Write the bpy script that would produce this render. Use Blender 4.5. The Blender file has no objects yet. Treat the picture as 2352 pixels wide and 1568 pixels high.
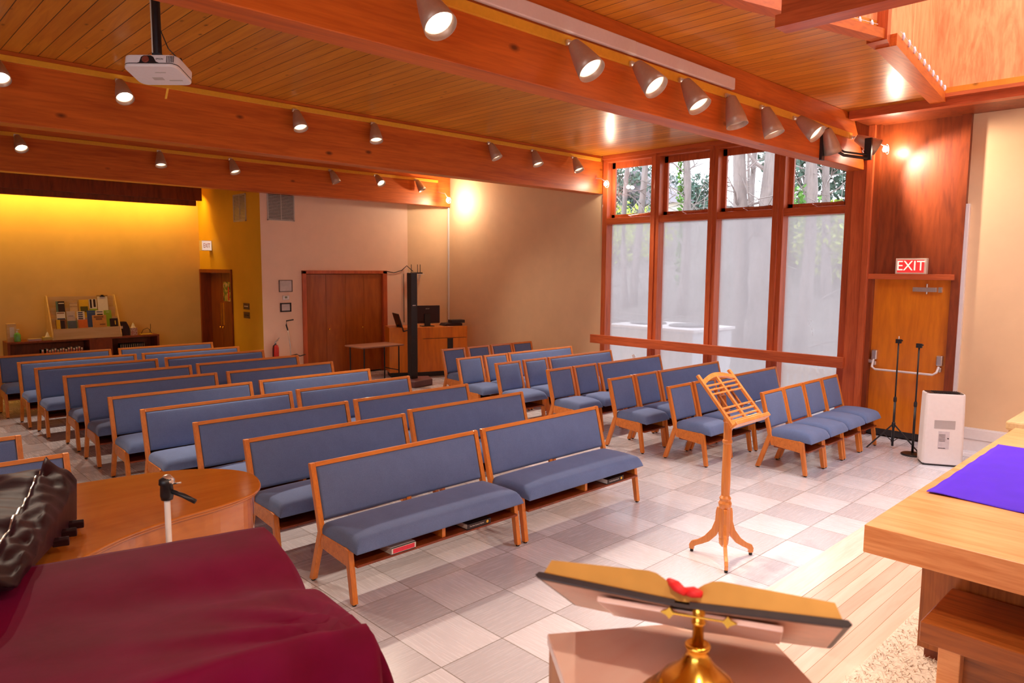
import bpy, bmesh, math, random
from mathutils import Vector, Matrix
random.seed(7)
C = bpy.context.scene.collection
PI = math.pi
# ------------------------------------------------------------ camera, world, exposure
F_PX, YAW, PITCH, ROLL = 1646.546, 0.801658749, 0.102912216, 0.00684541859
CAM = Vector((0, 0, 2.2))
fw = Vector((math.cos(YAW)*math.cos(PITCH), math.sin(YAW)*math.cos(PITCH), -math.sin(PITCH)))
rt = Vector((math.sin(YAW), -math.cos(YAW), 0)); up = rt.cross(fw)
cr, sr = math.cos(ROLL), math.sin(ROLL)
rt2 = rt*cr+up*sr; up2 = up*cr-rt*sr
cd = bpy.data.cameras.new('camera'); cam = bpy.data.objects.new('camera', cd); C.objects.link(cam)
M3 = Matrix((rt2, up2, -fw)).transposed()
cam.matrix_world = Matrix.Translation(CAM) @ M3.to_4x4()
cd.sensor_width = 36; cd.lens = F_PX/2352*36; cd.clip_start = .05; cd.clip_end = 300
cd.dof.use_dof = True; cd.dof.focus_distance = 6.5; cd.dof.aperture_fstop = 5.0
S = bpy.context.scene; S.camera = cam
S.view_settings.view_transform = 'Standard'; S.view_settings.look = 'None'
S.view_settings.gamma = 1; S.view_settings.use_curve_mapping = False
S.view_settings.exposure = 0.55
w = bpy.data.worlds.new('world'); S.world = w; w.use_nodes = True
bgn = w.node_tree.nodes['Background']; bgn.inputs[0].default_value = (.84, .90, 1, 1); bgn.inputs[1].default_value = 3.2
def area(name, loc, tgt, sx, sy, e, col):
    l = bpy.data.lights.new(name, 'AREA'); l.shape = 'RECTANGLE'; l.size = sx; l.size_y = sy; l.energy = e; l.color = col
    o = bpy.data.objects.new(name, l); C.objects.link(o); o.location = loc
    o.rotation_euler = (Vector(tgt)-Vector(loc)).to_track_quat('-Z', 'Y').to_euler(); return o
# hidden strip lamps behind the back valance wash the rear wall
area('valance_strip', (3.2, 15.35, 3.62), (3.2, 15.9, 2.6), 5.2, .1, 42, (1, .56, .07))
LAMP_W = 125; LAMP_C = (1, .80, .62)
# ------------------------------------------------------------ helpers
def new(): return bmesh.new()
def box(bm, a, b, m=None):
    x0, y0, z0 = a; x1, y1, z1 = b
    v = [bm.verts.new(p) for p in ((x0,y0,z0),(x1,y0,z0),(x1,y1,z0),(x0,y1,z0),(x0,y0,z1),(x1,y0,z1),(x1,y1,z1),(x0,y1,z1))]
    if m is not None:
        for q in v: q.co = m @ q.co
    for f in ((0,3,2,1),(4,5,6,7),(0,1,5,4),(1,2,6,5),(2,3,7,6),(3,0,4,7)): bm.faces.new([v[i] for i in f])
def prism(bm, pts, h0, h1, fn):   # pts 2D polygon, extruded h0..h1, fn(u,v,h)->3D
    a = [bm.verts.new(fn(u, v, h0)) for u, v in pts]; b = [bm.verts.new(fn(u, v, h1)) for u, v in pts]
    n = len(pts)
    bm.faces.new(a[::-1]); bm.faces.new(b)
    for i in range(n): bm.faces.new((a[i], a[(i+1) % n], b[(i+1) % n], b[i]))
XP = lambda u, v, h: (h, u, v)    # profile in YZ, extruded on X
YP = lambda u, v, h: (u, h, v)
ZP = lambda u, v, h: (u, v, h)
def tube(bm, pts, r, n=10, cap=True):
    pts = [Vector(p) for p in pts]; rs = r if isinstance(r, (list, tuple)) else [r]*len(pts)
    rings = []
    for i, p in enumerate(pts):
        d = (pts[min(i+1, len(pts)-1)]-pts[max(i-1, 0)]).normalized()
        q = d.to_track_quat('Z', 'Y')
        rings.append([bm.verts.new(p+q @ Vector((math.cos(2*PI*k/n)*rs[i], math.sin(2*PI*k/n)*rs[i], 0))) for k in range(n)])
    for i in range(len(rings)-1):
        for k in range(n): bm.faces.new((rings[i][k], rings[i][(k+1) % n], rings[i+1][(k+1) % n], rings[i+1][k]))
    if cap: bm.faces.new(rings[0][::-1]); bm.faces.new(rings[-1])
def lathe(bm, prof, m=Matrix.Identity(4), n=28, cap=True):  # prof [(r,z)]
    rings = [[bm.verts.new(m @ Vector((math.cos(2*PI*k/n)*max(r, 1e-4), math.sin(2*PI*k/n)*max(r, 1e-4), z))) for k in range(n)] for r, z in prof]
    for i in range(len(rings)-1):
        for k in range(n): bm.faces.new((rings[i][k], rings[i][(k+1) % n], rings[i+1][(k+1) % n], rings[i+1][k]))
    if cap: bm.faces.new(rings[0][::-1]); bm.faces.new(rings[-1])
def T(x, y, z): return Matrix.Translation((x, y, z))
def RZ(a): return Matrix.Rotation(a, 4, 'Z')
def RX(a): return Matrix.Rotation(a, 4, 'X')
def RY(a): return Matrix.Rotation(a, 4, 'Y')
def aim(loc, d): return Matrix.Translation(loc) @ Vector(d).to_track_quat('Z', 'Y').to_matrix().to_4x4()
def obj(name, bm, m, parent=None, smooth=False, bev=0):
    bmesh.ops.recalc_face_normals(bm, faces=bm.faces)
    me = bpy.data.meshes.new(name); bm.to_mesh(me); bm.free(); me.materials.append(m)
    if smooth:
        for p in me.polygons: p.use_smooth = True
    o = bpy.data.objects.new(name, me); C.objects.link(o)
    if parent: o.parent = parent
    if bev:
        b = o.modifiers.new('bevel', 'BEVEL'); b.width = bev; b.segments = 2; b.limit_method = 'ANGLE'; b.harden_normals = False
    return o
def tag(o, label, cat, group=None, kind=None):
    o['label'] = label; o['category'] = cat
    if group: o['group'] = group
    if kind: o['kind'] = kind
    return o
def thing(name, label, cat, loc=(0,0,0), rz=0, group=None):
    o = bpy.data.objects.new(name, None); C.objects.link(o); o.location = loc; o.rotation_euler = (0, 0, rz); o.empty_display_size = .1
    return tag(o, label, cat, group)
def struct(name, bm, m, parent=None, smooth=False, bev=0):
    o = obj(name, bm, m, parent, smooth, bev)
    if not parent: o['kind'] = 'structure'
    return o
def copy_tree(o, parent=None):
    c = o.copy(); C.objects.link(c)
    if parent: c.parent = parent
    for ch in list(o.children): copy_tree(ch, c)
    return c
def text(name, body, size, m, mat, parent, ext=.001, align='CENTER', sx=1):
    cu = bpy.data.curves.new(name, 'FONT'); cu.body = body; cu.size = size; cu.extrude = ext; cu.align_x = align; cu.align_y = 'CENTER'
    t = bpy.data.objects.new('tmp', cu); C.objects.link(t)
    dg = bpy.context.evaluated_depsgraph_get(); me = bpy.data.meshes.new_from_object(t.evaluated_get(dg))
    bpy.data.objects.remove(t); me.transform(m @ Matrix.Diagonal((sx, 1, 1, 1)))
    me.materials.clear(); me.materials.append(mat)
    o = bpy.data.objects.new(name, me); C.objects.link(o); o.parent = parent; return o
FACE_NX = Matrix(((0,0,-1,0),(-1,0,0,0),(0,1,0,0),(0,0,0,1)))  # text facing -X : text x -> -Y, y -> Z, z -> -X
FACE_NY = Matrix(((1,0,0,0),(0,0,-1,0),(0,1,0,0),(0,0,0,1)))   # text facing -Y
# ------------------------------------------------------------ materials
def base(name, rough=.5, metal=0, spec=.5, coat=0):
    m = bpy.data.materials.new(name); m.use_nodes = True; nt = m.node_tree; b = nt.nodes['Principled BSDF']
    b.inputs['Roughness'].default_value = rough; b.inputs['Metallic'].default_value = metal
    b.inputs['Specular IOR Level'].default_value = spec; b.inputs['Coat Weight'].default_value = coat
    b.inputs['Coat Roughness'].default_value = .12
    return m, nt, b
def node(nt, t, **k):
    n = nt.nodes.new(t)
    for a, v in k.items(): setattr(n, a, v)
    return n
def coords(nt, scale=(1,1,1), rot=(0,0,0)):
    tc = node(nt, 'ShaderNodeTexCoord'); mp = node(nt, 'ShaderNodeMapping')
    mp.inputs['Scale'].default_value = scale; mp.inputs['Rotation'].default_value = rot
    nt.links.new(tc.outputs['Object'], mp.inputs['Vector']); return mp.outputs[0]
def noise(nt, vec, scale, detail=4, rough=.6, dist=0):
    n = node(nt, 'ShaderNodeTexNoise'); n.inputs['Scale'].default_value = scale; n.inputs['Detail'].default_value = detail
    n.inputs['Roughness'].default_value = rough; n.inputs['Distortion'].default_value = dist
    nt.links.new(vec, n.inputs['Vector']); return n.outputs['Fac']
def ramp(nt, fac, stops):
    r = node(nt, 'ShaderNodeValToRGB'); e = r.color_ramp.elements
    while len(e) < len(stops): e.new(.5)
    for i, (p, c) in enumerate(stops): e[i].position = p; e[i].color = (*c, 1)
    nt.links.new(fac, r.inputs[0]); return r.outputs[0]
def mixc(nt, fac, a, b, mode='MIX'):
    m = node(nt, 'ShaderNodeMix', data_type='RGBA', blend_type=mode)
    if hasattr(fac, 'links'): nt.links.new(fac, m.inputs[0])
    else: m.inputs[0].default_value = fac
    for s, v in ((6, a), (7, b)):
        if hasattr(v, 'links'): nt.links.new(v, m.inputs[s])
        else: m.inputs[s].default_value = (*v, 1)
    return m.outputs[2]
def math_(nt, op, a, b=None, c=None):
    m = node(nt, 'ShaderNodeMath', operation=op)
    for i, v in enumerate((a, b, c)):
        if v is None: continue
        if hasattr(v, 'links'): nt.links.new(v, m.inputs[i])
        else: m.inputs[i].default_value = v
    return m.outputs[0]
def bump(nt, b, h, strength=.2, dist=.01):
    n = node(nt, 'ShaderNodeBump'); n.inputs['Strength'].default_value = strength; n.inputs['Distance'].default_value = dist
    nt.links.new(h, n.inputs['Height']); nt.links.new(n.outputs[0], b.inputs['Normal'])
def plain(name, c, rough=.5, metal=0, spec=.5, var=.08, sc=30, coat=0):
    m, nt, b = base(name, rough, metal, spec, coat); v = coords(nt)
    f = noise(nt, v, sc, 3)
    lo = tuple(x*(1-var) for x in c); hi = tuple(min(1, x*(1+var)) for x in c)
    nt.links.new(ramp(nt, f, [(.3, lo), (.7, hi)]), b.inputs['Base Color'])
    bump(nt, b, f, .05, .002); return m
def emit(name, c, s):
    m, nt, b = base(name); b.inputs['Base Color'].default_value = (*c, 1)
    b.inputs['Emission Color'].default_value = (*c, 1); b.inputs['Emission Strength'].default_value = s
    v = coords(nt); bump(nt, b, noise(nt, v, 10), .01, .001); return m
def wood(name, c1, c2, axis='X', sc=1.0, rough=.4, coat=0, swirl=.6, knots=0, spec=.5, stretch=14):
    m, nt, b = base(name, rough, 0, spec, coat)
    s = {'X': (1, stretch, stretch), 'Y': (stretch, 1, stretch), 'Z': (stretch, stretch, 1)}[axis]
    v = coords(nt, tuple(q*sc for q in s))
    f = noise(nt, v, 1.1, 6, .62, swirl); f2 = noise(nt, v, 6, 3, .5)
    col = ramp(nt, f, [(.30, c2), (.48, tuple((a+2*d)/3 for a, d in zip(c2, c1))), (.56, c1), (.75, tuple(min(1, x*1.12) for x in c1))])
    col = mixc(nt, .35, col, ramp(nt, f2, [(.35, c2), (.6, c1)]))
    if knots:
        vo = node(nt, 'ShaderNodeTexVoronoi'); vo.inputs['Scale'].default_value = knots
        v2 = coords(nt, {'X': (1, 2, 2), 'Y': (2, 1, 2), 'Z': (2, 2, 1)}[axis]); nt.links.new(v2, vo.inputs['Vector'])
        k = ramp(nt, vo.outputs['Distance'], [(.03, (1,1,1)), (.10, (0,0,0))])
        col = mixc(nt, k, col, tuple(x*.35 for x in c2))
    nt.links.new(col, b.inputs['Base Color']); bump(nt, b, f2, .08, .002); return m
def planks(name, c1, c2, wdt, along='Y', rough=.35, coat=0, knots=3, groove=.045, off=0, gap=(.05, .02, .01)):
    m, nt, b = base(name, rough, 0, .5, coat)
    tc = node(nt, 'ShaderNodeTexCoord'); sp = node(nt, 'ShaderNodeSeparateXYZ'); nt.links.new(tc.outputs['Object'], sp.inputs[0])
    a, l = (sp.outputs[0], sp.outputs[1]) if along == 'Y' else (sp.outputs[1], sp.outputs[0])
    u = math_(nt, 'DIVIDE', math_(nt, 'ADD', a, off), wdt); idx = math_(nt, 'FLOOR', u); fr = math_(nt, 'FRACT', u)
    wn = node(nt, 'ShaderNodeTexWhiteNoise', noise_dimensions='1D'); nt.links.new(idx, wn.inputs['W'])
    cb = node(nt, 'ShaderNodeCombineXYZ')
    nt.links.new(math_(nt, 'MULTIPLY', a, 16), cb.inputs[0]); nt.links.new(math_(nt, 'ADD', l, math_(nt, 'MULTIPLY', idx, 7.3)), cb.inputs[1])
    f = noise(nt, cb.outputs[0], 1.0, 6, .62, .8)
    col = ramp(nt, f, [(.3, c2), (.5, tuple((p+q)/2 for p, q in zip(c1, c2))), (.7, c1)])
    tint = ramp(nt, wn.outputs['Value'], [(0, (.78, .74, .70)), (1, (1.0, 1.0, 1.0))])
    col = mixc(nt, 1, col, tint, 'MULTIPLY')
    if knots:
        vo = node(nt, 'ShaderNodeTexVoronoi'); vo.inputs['Scale'].default_value = knots; nt.links.new(coords(nt, (2.2, 1, 1) if along == 'Y' else (1, 2.2, 1)), vo.inputs['Vector'])
        k = ramp(nt, vo.outputs['Distance'], [(.02, (1,1,1)), (.12, (0,0,0))]); col = mixc(nt, k, col, tuple(x*.3 for x in c2))
    g = math_(nt, 'LESS_THAN', math_(nt, 'ABSOLUTE', math_(nt, 'SUBTRACT', fr, .5)), .5-groove/2)
    col = mixc(nt, g, gap, col)
    nt.links.new(col, b.inputs['Base Color']); bump(nt, b, g, .5, .008); return m
OAK1, OAK2 = (.84, .27, .035), (.58, .145, .012)
M = {}
M['oak'] = wood('oak', OAK1, OAK2, 'Z', 1.6, .38, .3)
M['oakx'] = wood('oak_rail', OAK1, OAK2, 'X', 1.6, .38, .3)
M['beam'] = wood('beam_fir', (.70, .16, .018), (.44, .075, .006), 'X', .55, .42, 0, .5, 1.6)
M['redtrim'] = wood('red_trim', (.62, .13, .035), (.38, .06, .014), 'Z', 1, .4, .2, .4)
M['redtrimy'] = wood('red_trim_y', (.62, .13, .035), (.38, .06, .014), 'Y', 1, .4, .2, .4)
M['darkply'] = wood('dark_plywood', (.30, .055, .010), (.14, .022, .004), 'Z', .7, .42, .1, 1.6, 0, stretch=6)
M['doorply'] = wood('door_plywood', (.84, .25, .010), (.60, .14, .006), 'Z', .5, .32, .3, 1.2, 0, stretch=6)
M['entry'] = wood('entry_door', (.30, .08, .012), (.18, .04, .005), 'Z', .5, .4, .1, 1.0, 0, stretch=6)
M['closet'] = wood('closet_door', (.44, .115, .014), (.27, .055, .006), 'Z', .5, .33, .3, 1.0, 0, stretch=6)
M['brightply'] = wood('skylight_plywood', (.90, .42, .17), (.70, .20, .06), 'Z', .8, .45, .1, 3.0, 0, stretch=5)
M['ceiling'] = planks('ceiling_planks', (.90, .38, .04), (.64, .21, .015), .145, 'Y', .32, .15, 3, .05, .1)
M['stagefloor'] = planks('stage_floor', (.88, .69, .59), (.78, .56, .45), .085, 'X', .25, .3, 0, .03, 0, (.35, .2, .1))
M['stageedge'] = wood('stage_edge', (.90, .72, .64), (.80, .58, .48), 'X', 1, .25, .3, 1.5)
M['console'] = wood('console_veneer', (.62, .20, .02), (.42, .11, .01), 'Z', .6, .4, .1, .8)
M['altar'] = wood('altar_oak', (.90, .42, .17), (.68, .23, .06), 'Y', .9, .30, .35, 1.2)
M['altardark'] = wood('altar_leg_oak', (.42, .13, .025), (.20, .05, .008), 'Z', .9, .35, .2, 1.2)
M['stool'] = wood('kneeler_oak', (.40, .11, .02), (.18, .04, .006), 'Y', .9, .3, .3, 1.2)
M['stand'] = wood('stand_maple', (.80, .30, .07), (.60, .18, .03), 'Z', 1, .3, .4, .6)
M['piano'] = wood('piano_mahogany', (.60, .19, .025), (.48, .12, .012), 'X', .6, .10, .8, 1.0, 0, stretch=6)
M['lectern'] = wood('lectern_top', (.98, .72, .62), (.92, .56, .46), 'X', .5, .22, .4, 1.2, 0, stretch=5)  # pale pink base colour stands in for window and skylight reflection
M['creamwood'] = wood('rack_birch', (.78, .56, .28), (.66, .43, .18), 'X', .6, .5, 0, .6)
M['tan'] = plain('wall_tan', (.88, .61, .36), .75, var=.03, sc=3)
M['pink'] = plain('wall_pink', (.92, .65, .49), .75, var=.03, sc=3)
M['yellow'] = plain('wall_yellow', (.80, .48, .03), .75, var=.04, sc=2)
M['yellowback'] = plain('wall_back_yellow', (.84, .57, .20), .75, var=.06, sc=1.5)
M['white'] = plain('white_plastic', (.86, .80, .80), .4, var=.02)
M['cream'] = plain('cream_plastic', (.80, .70, .55), .5, var=.03)
M['black'] = plain('black_plastic', (.015, .013, .016), .4, var=.2)
M['darkmetal'] = plain('dark_metal', (.03, .028, .03), .35, .5, var=.2)
M['steel'] = plain('steel', (.72, .70, .68), .3, .9, var=.05)
M['lampmetal'] = plain('lamp_metal', (.52, .36, .27), .38, .35, var=.05)
M['lampin'] = plain('lamp_inside', (.92, .80, .68), .5, var=.02)
M['brass'] = plain('brass', (.86, .52, .08), .22, 1, var=.1)
M['yellowtrack'] = plain('yellow_track', (.85, .42, .03), .45, var=.05)
M['white_track'] = plain('white_raceway', (.82, .68, .66), .45, var=.02)
M['red'] = plain('red_paint', (.60, .03, .02), .3, var=.1)
M['bulb'] = emit('bulb', (1, .93, .85), 5)
M['flood'] = emit('flood_bulb', (1, .9, .78), 24)
M['signred'] = emit('sign_red', (.95, .03, .03), .55)
M['signwhite'] = emit('sign_letters', (1, .85, .7), .5)
M['purple'] = plain('purple_cloth', (.07, .0, .62), .75, var=.06, sc=6)
M['rug'] = plain('shag_rug', (.80, .70, .60), 1, var=.2, sc=60)
M['paper'] = plain('paper', (.85, .80, .75), .7, var=.02)
M['tile_w'] = plain('duct_grille', (.55, .50, .46), .5, var=.05)
M['gilt'] = plain('gilt_pages', (.62, .32, .07), .38, .35, var=.1, sc=8)
M['leather'] = plain('book_leather', (.03, .015, .015), .45, var=.2)
M['coverback_lit'] = plain('book_cover_back_lit', (.55, .26, .16), .35, var=.1)  # back of the leather cover with pinkish light put into its colour
M['ribbon'] = plain('red_ribbon', (.85, .02, .02), .6)
M['steelblue'] = plain('hvac_metal', (.70, .70, .74), .5, .2, var=.05)
def fabric():
    m, nt, b = base('blue_fabric', .85, 0, .3); v = coords(nt)
    f = noise(nt, v, 5, 5, .7); f2 = noise(nt, v, 260, 2)
    c = ramp(nt, f, [(.3, (.125, .185, .365)), (.7, (.16, .235, .45))])
    c = mixc(nt, .25, c, ramp(nt, f2, [(.35, (.08, .11, .26)), (.65, (.21, .29, .54))]))
    nt.links.new(c, b.inputs['Base Color']); b.inputs['Sheen Weight'].default_value = .5; b.inputs['Sheen Roughness'].default_value = .4
    b.inputs['Sheen Tint'].default_value = (.6, .7, 1, 1)
    bump(nt, b, f2, .15, .001); return m
M['fabric'] = fabric()
def velvet(name, c, c2, sheen, rough=.55):
    m, nt, b = base(name, rough, 0, .12); v = coords(nt); f = noise(nt, v, 4, 4)
    nt.links.new(ramp(nt, f, [(.3, c), (.7, c2)]), b.inputs['Base Color'])
    b.inputs['Sheen Weight'].default_value = sheen; b.inputs['Sheen Tint'].default_value = (1, .35, .7, 1); b.inputs['Sheen Roughness'].default_value = .35
    bump(nt, b, noise(nt, v, 9, 3, .5, .5), .12, .02); return m
M['maroon'] = velvet('maroon_cloth', (.115, .0, .018), (.16, .001, .034), .05, .7)
M['quilt'] = velvet('black_cover', (.018, .006, .008), (.035, .010, .014), .04, .5)
def tiles():
    m, nt, b = base('floor_tiles', .22, 0, .5, .15)
    tc = node(nt, 'ShaderNodeTexCoord'); sp = node(nt, 'ShaderNodeSeparateXYZ'); nt.links.new(tc.outputs['Object'], sp.inputs[0])
    u = math_(nt, 'DIVIDE', math_(nt, 'SUBTRACT', sp.outputs[0], .04), .46); v = math_(nt, 'DIVIDE', math_(nt, 'SUBTRACT', sp.outputs[1], .20), .46)
    iu, iv = math_(nt, 'FLOOR', u), math_(nt, 'FLOOR', v); fu, fv = math_(nt, 'FRACT', u), math_(nt, 'FRACT', v)
    chk = math_(nt, 'FLOORED_MODULO', math_(nt, 'ADD', iu, iv), 2)
    cb = node(nt, 'ShaderNodeCombineXYZ'); nt.links.new(iu, cb.inputs[0]); nt.links.new(iv, cb.inputs[1])
    wn = node(nt, 'ShaderNodeTexWhiteNoise', noise_dimensions='2D'); nt.links.new(cb.outputs[0], wn.inputs['Vector'])
    t = math_(nt, 'ADD', math_(nt, 'MULTIPLY', chk, .62), math_(nt, 'MULTIPLY', wn.outputs['Value'], .5))
    va = coords(nt, (3, 60, 1)); vb = coords(nt, (60, 3, 1))
    fa = noise(nt, va, 1.4, 4); fb = noise(nt, vb, 1.4, 4)
    st = node(nt, 'ShaderNodeMix'); nt.links.new(chk, st.inputs[0]); nt.links.new(fa, st.inputs[2]); nt.links.new(fb, st.inputs[3])
    col = ramp(nt, t, [(.0, (.55, .53, .58)), (.5, (.63, .61, .665)), (1.0, (.72, .70, .76))])
    col = mixc(nt, .28, col, mixc(nt, 1, col, ramp(nt, st.outputs[0], [(.35, (.82, .80, .80)), (.65, (1.1, 1.1, 1.1))]), 'MULTIPLY'))
    e = math_(nt, 'MULTIPLY', math_(nt, 'LESS_THAN', math_(nt, 'ABSOLUTE', math_(nt, 'SUBTRACT', fu, .5)), .493), math_(nt, 'LESS_THAN', math_(nt, 'ABSOLUTE', math_(nt, 'SUBTRACT', fv, .5)), .493))
    col = mixc(nt, e, (.28, .25, .24), col)
    nt.links.new(col, b.inputs['Base Color']); nt.links.new(ramp(nt, st.outputs[0], [(.3, (.17,)*3), (.7, (.34,)*3)]), b.inputs['Roughness'])
    bump(nt, b, st.outputs[0], .08, .002); return m
M['tiles'] = tiles()
def glass(name, haze):
    m = bpy.data.materials.new(name); m.use_nodes = True; nt = m.node_tree; nt.nodes.clear()
    out = node(nt, 'ShaderNodeOutputMaterial'); tr = node(nt, 'ShaderNodeBsdfTransparent'); gl = node(nt, 'ShaderNodeBsdfGlossy'); gl.inputs['Roughness'].default_value = .03
    mx = node(nt, 'ShaderNodeMixShader'); mx.inputs[0].default_value = .05
    nt.links.new(tr.outputs[0], mx.inputs[1]); nt.links.new(gl.outputs[0], mx.inputs[2]); last = mx.outputs[0]
    if haze:
        tl = node(nt, 'ShaderNodeBsdfTranslucent'); tl.inputs[0].default_value = (.47, .42, .42, 1)
        m2 = node(nt, 'ShaderNodeMixShader'); f = noise(nt, coords(nt, (1, 1, .4)), 2.2, 5)
        nt.links.new(math_(nt, 'ADD', math_(nt, 'MULTIPLY', f, .3), haze-.15), m2.inputs[0])
        nt.links.new(last, m2.inputs[1]); nt.links.new(tl.outputs[0], m2.inputs[2]); last = m2.outputs[0]
    nt.links.new(last, out.inputs[0]); return m
M['glass'] = glass('clear_glass', 0); M['haze'] = glass('dusty_glass', .5)
# ------------------------------------------------------------ room shell
XW, ZC = 10.1, 4.15
bm = new(); box(bm, (-5, -6, -.12), (10.6, 16.2, 0)); struct('floor', bm, M['tiles'])
bm = new()   # ceiling with the skylight opening
for poly in ([(-5, 3), (10.6, 3), (10.6, 16.2), (-5, 16.2)],
             [(-5, -6), (4.7, -6), (4.7, 2.86), (-5, 2.86)], [(-5, 2.86), (4.7, 2.86), (4.7, 3), (-5, 3)],
             [(4.7, 2.86), (6.55, 2.36), (6.68, 2.42), (9.4, 2.75), (10.6, 2.75), (10.6, 3), (4.7, 3)],
             [(9.4, -6), (10.6, -6), (10.6, 2.75), (9.4, 2.75)], [(4.7, -6), (9.4, -6), (9.4, -3), (4.7, -3)]):
    prism(bm, poly, ZC, ZC+.12, ZP)
struct('ceiling', bm, M['ceiling'])
# skylight shaft
bm = new(); box(bm, (9.42, -3, ZC+.1), (9.5, 2.75, 6.6)); struct('wall_skylight_right', bm, M['brightply'])
bm = new(); prism(bm, [(6.68, 2.42), (9.42, 2.75), (9.42, 2.83), (6.68, 2.5)], ZC+.1, 6.6, ZP); struct('wall_skylight_back', bm, M['brightply'])
bm = new(); prism(bm, [(4.6, 2.89), (6.55, 2.36), (6.57, 2.44), (4.6, 2.97)], ZC+.1, 6.6, ZP); struct('wall_skylight_left', bm, M['brightply'])
bm = new(); box(bm, (4.6, -3, ZC+.1), (4.68, 2.9, 6.6)); struct('wall_skylight_side', bm, M['brightply'])
bm = new(); box(bm, (4.6, -3.08, ZC+.1), (9.5, -3, 6.6)); struct('wall_skylight_front', bm, M['brightply'])
bm = new(); prism(bm, [(6.50, 2.28), (6.72, 2.33), (6.74, 2.46), (6.52, 2.45)], ZC-.05, 6.6, ZP); struct('trim_1', bm, M['redtrim'])
bm = new(); prism(bm, [(6.70, 2.27), (9.36, 2.60), (9.36, 2.76), (6.70, 2.44)], ZC-.06, ZC+.04, ZP); struct('trim_2', bm, M['beam'])
bm = new(); prism(bm, [(4.7, 2.76), (6.50, 2.30), (6.52, 2.41), (4.7, 2.9)], ZC-.04, ZC+.04, ZP); struct('trim_3', bm, M['beam'])
bm = new(); box(bm, (9.32, -3.0, ZC-.10), (9.46, 3.66, ZC+.02)); box(bm, (9.22, -3.0, ZC-.02), (9.36, 2.6, ZC+.02)); struct('trim_4', bm, M['redtrimy'])
bm = new(); box(bm, (9.44, -6, ZC-.09), (10.1, 3.66, ZC-.03)); struct('trim_5', bm, M['darkply'])
# hanging fascia near the camera
bm = new(); box(bm, (4.60, -1.2, 3.77), (4.66, 2.27, ZC)); box(bm, (4.56, -1.2, 3.75), (4.72, 2.29, 3.83)); struct('trim_6', bm, M['redtrimy'])
# beams
def beam(n, y, x1=10.0, slant=False, depth=.22, x0=-5):
    bm = new()
    if slant: prism(bm, [(x0, 3.5), (10.02, 3.5), (9.5, ZC), (x0, ZC)], y, y+depth, YP)
    else: box(bm, (x0, y, 3.5), (x1, y+depth, ZC))
    struct('trim_%d' % n, bm, M['beam'], bev=.006)
beam(7, 3.68, slant=True); beam(8, 8.15, 10.1); beam(9, 12.35, 10.05)
bm = new(); box(bm, (-5, 15.02, 3.50), (5.74, 15.10, ZC)); box(bm, (-5, 15.12, 3.40), (5.66, 15.2, 3.66)); struct('trim_10', bm, M['darkply'])
# walls
bm = new(); box(bm, (-5, 15.76, 0), (5.93, 15.9, ZC)); struct('wall_back', bm, M['yellowback'])
bm = new(); box(bm, (5.93, 12.801, 2.11), (6.05, 15.9, ZC)); box(bm, (5.93, 12.801, 0), (6.05, 14.11, 2.11)); box(bm, (5.93, 15.74, 0), (6.05, 15.9, 2.11)); struct('wall_entry', bm, M['yellow'])
bm = new(); box(bm, (6.3, 12.96, 0), (6.4, 15.9, ZC)); box(bm, (6.4, 13.6, 0), (10.25, 13.7, ZC)); struct('wall_inner', bm, M['tan'])  # unseen walls behind closet and entry doors, added to stop daylight leaks
bm = new(); box(bm, (5.932, 12.8, 0), (6.75, 12.95, ZC)); box(bm, (8.65, 12.8, 0), (9.23, 12.95, ZC)); box(bm, (6.75, 12.8, 2.1), (8.65, 12.95, ZC)); struct('wall_closet', bm, M['pink'])
bm = new(); prism(bm, [(9.23, 12.8), (10.1, 12.5), (10.1, 12.95), (9.23, 12.95)], 0, ZC, ZP); struct('wall_corner', bm, M['tan'])
bm = new(); box(bm, (10.1, 8.12, 0), (10.25, 13.7, ZC)); struct('wall_window_side', bm, M['tan'])
bm = new(); box(bm, (10.08, -6, 0), (10.25, 2.5, ZC)); struct('wall_right', bm, M['tan'])
bm = new(); box(bm, (10.14, 2.5, 0), (10.25, 3.83, ZC)); struct('wall_door_backing', bm, M['darkply'])  # unseen backing added behind the exit door to block a daylight leak
bm = new(); box(bm, (-5.15, -6, 0), (-5, -3.5, ZC)); box(bm, (-5.15, 2, 0), (-5, 16, ZC)); box(bm, (-5.15, -3.5, 0), (-5, 2, .9)); box(bm, (-5.15, -3.5, 3.4), (-5, 2, ZC)); struct('wall_left', bm, M['tan'])  # opening out of view, added to let in sky light as fill
bm = new(); box(bm, (-5, -6.15, 0), (10.2, -6, ZC)); struct('wall_front', bm, M['tan'])
# outer roof so daylight enters only through glass, skylight and the added left wall opening
bm = new(); box(bm, (-5.2, 2.95, ZC+.14), (10.9, 16.3, ZC+.2)); box(bm, (-5.2, -6.2, ZC+.14), (4.6, 2.95, ZC+.2)); box(bm, (9.5, -6.2, ZC+.14), (10.9, 2.95, ZC+.2)); struct('trim_11', bm, M['white'])
# stage
bm = new(); box(bm, (-5, -6, .0), (10.08, 1.83, .15)); struct('trim_12', bm, M['stagefloor'])
bm = new(); box(bm, (-5, 1.832, .0), (10.08, 2.04, .152)); struct('trim_13', bm, M['stageedge'])
bm = new(); box(bm, (10.04, -6, .15), (10.08, 2.5, .27)); box(bm, (10.05, 1.95, 0), (10.08, 2.5, .15)); box(bm, (10.05, -6, .27), (10.075, 2.5, .285)); struct('baseboard_right', bm, M['white'])
bm = new(); box(bm, (10.02, 2.46, 0), (10.085, 2.5, 3.0)); struct('trim_14', bm, M['white'])
bm = new(); box(bm, (10.07, 12.44, 0), (10.1, 12.47, 3.5)); struct('trim_15', bm, M['white'])
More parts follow.
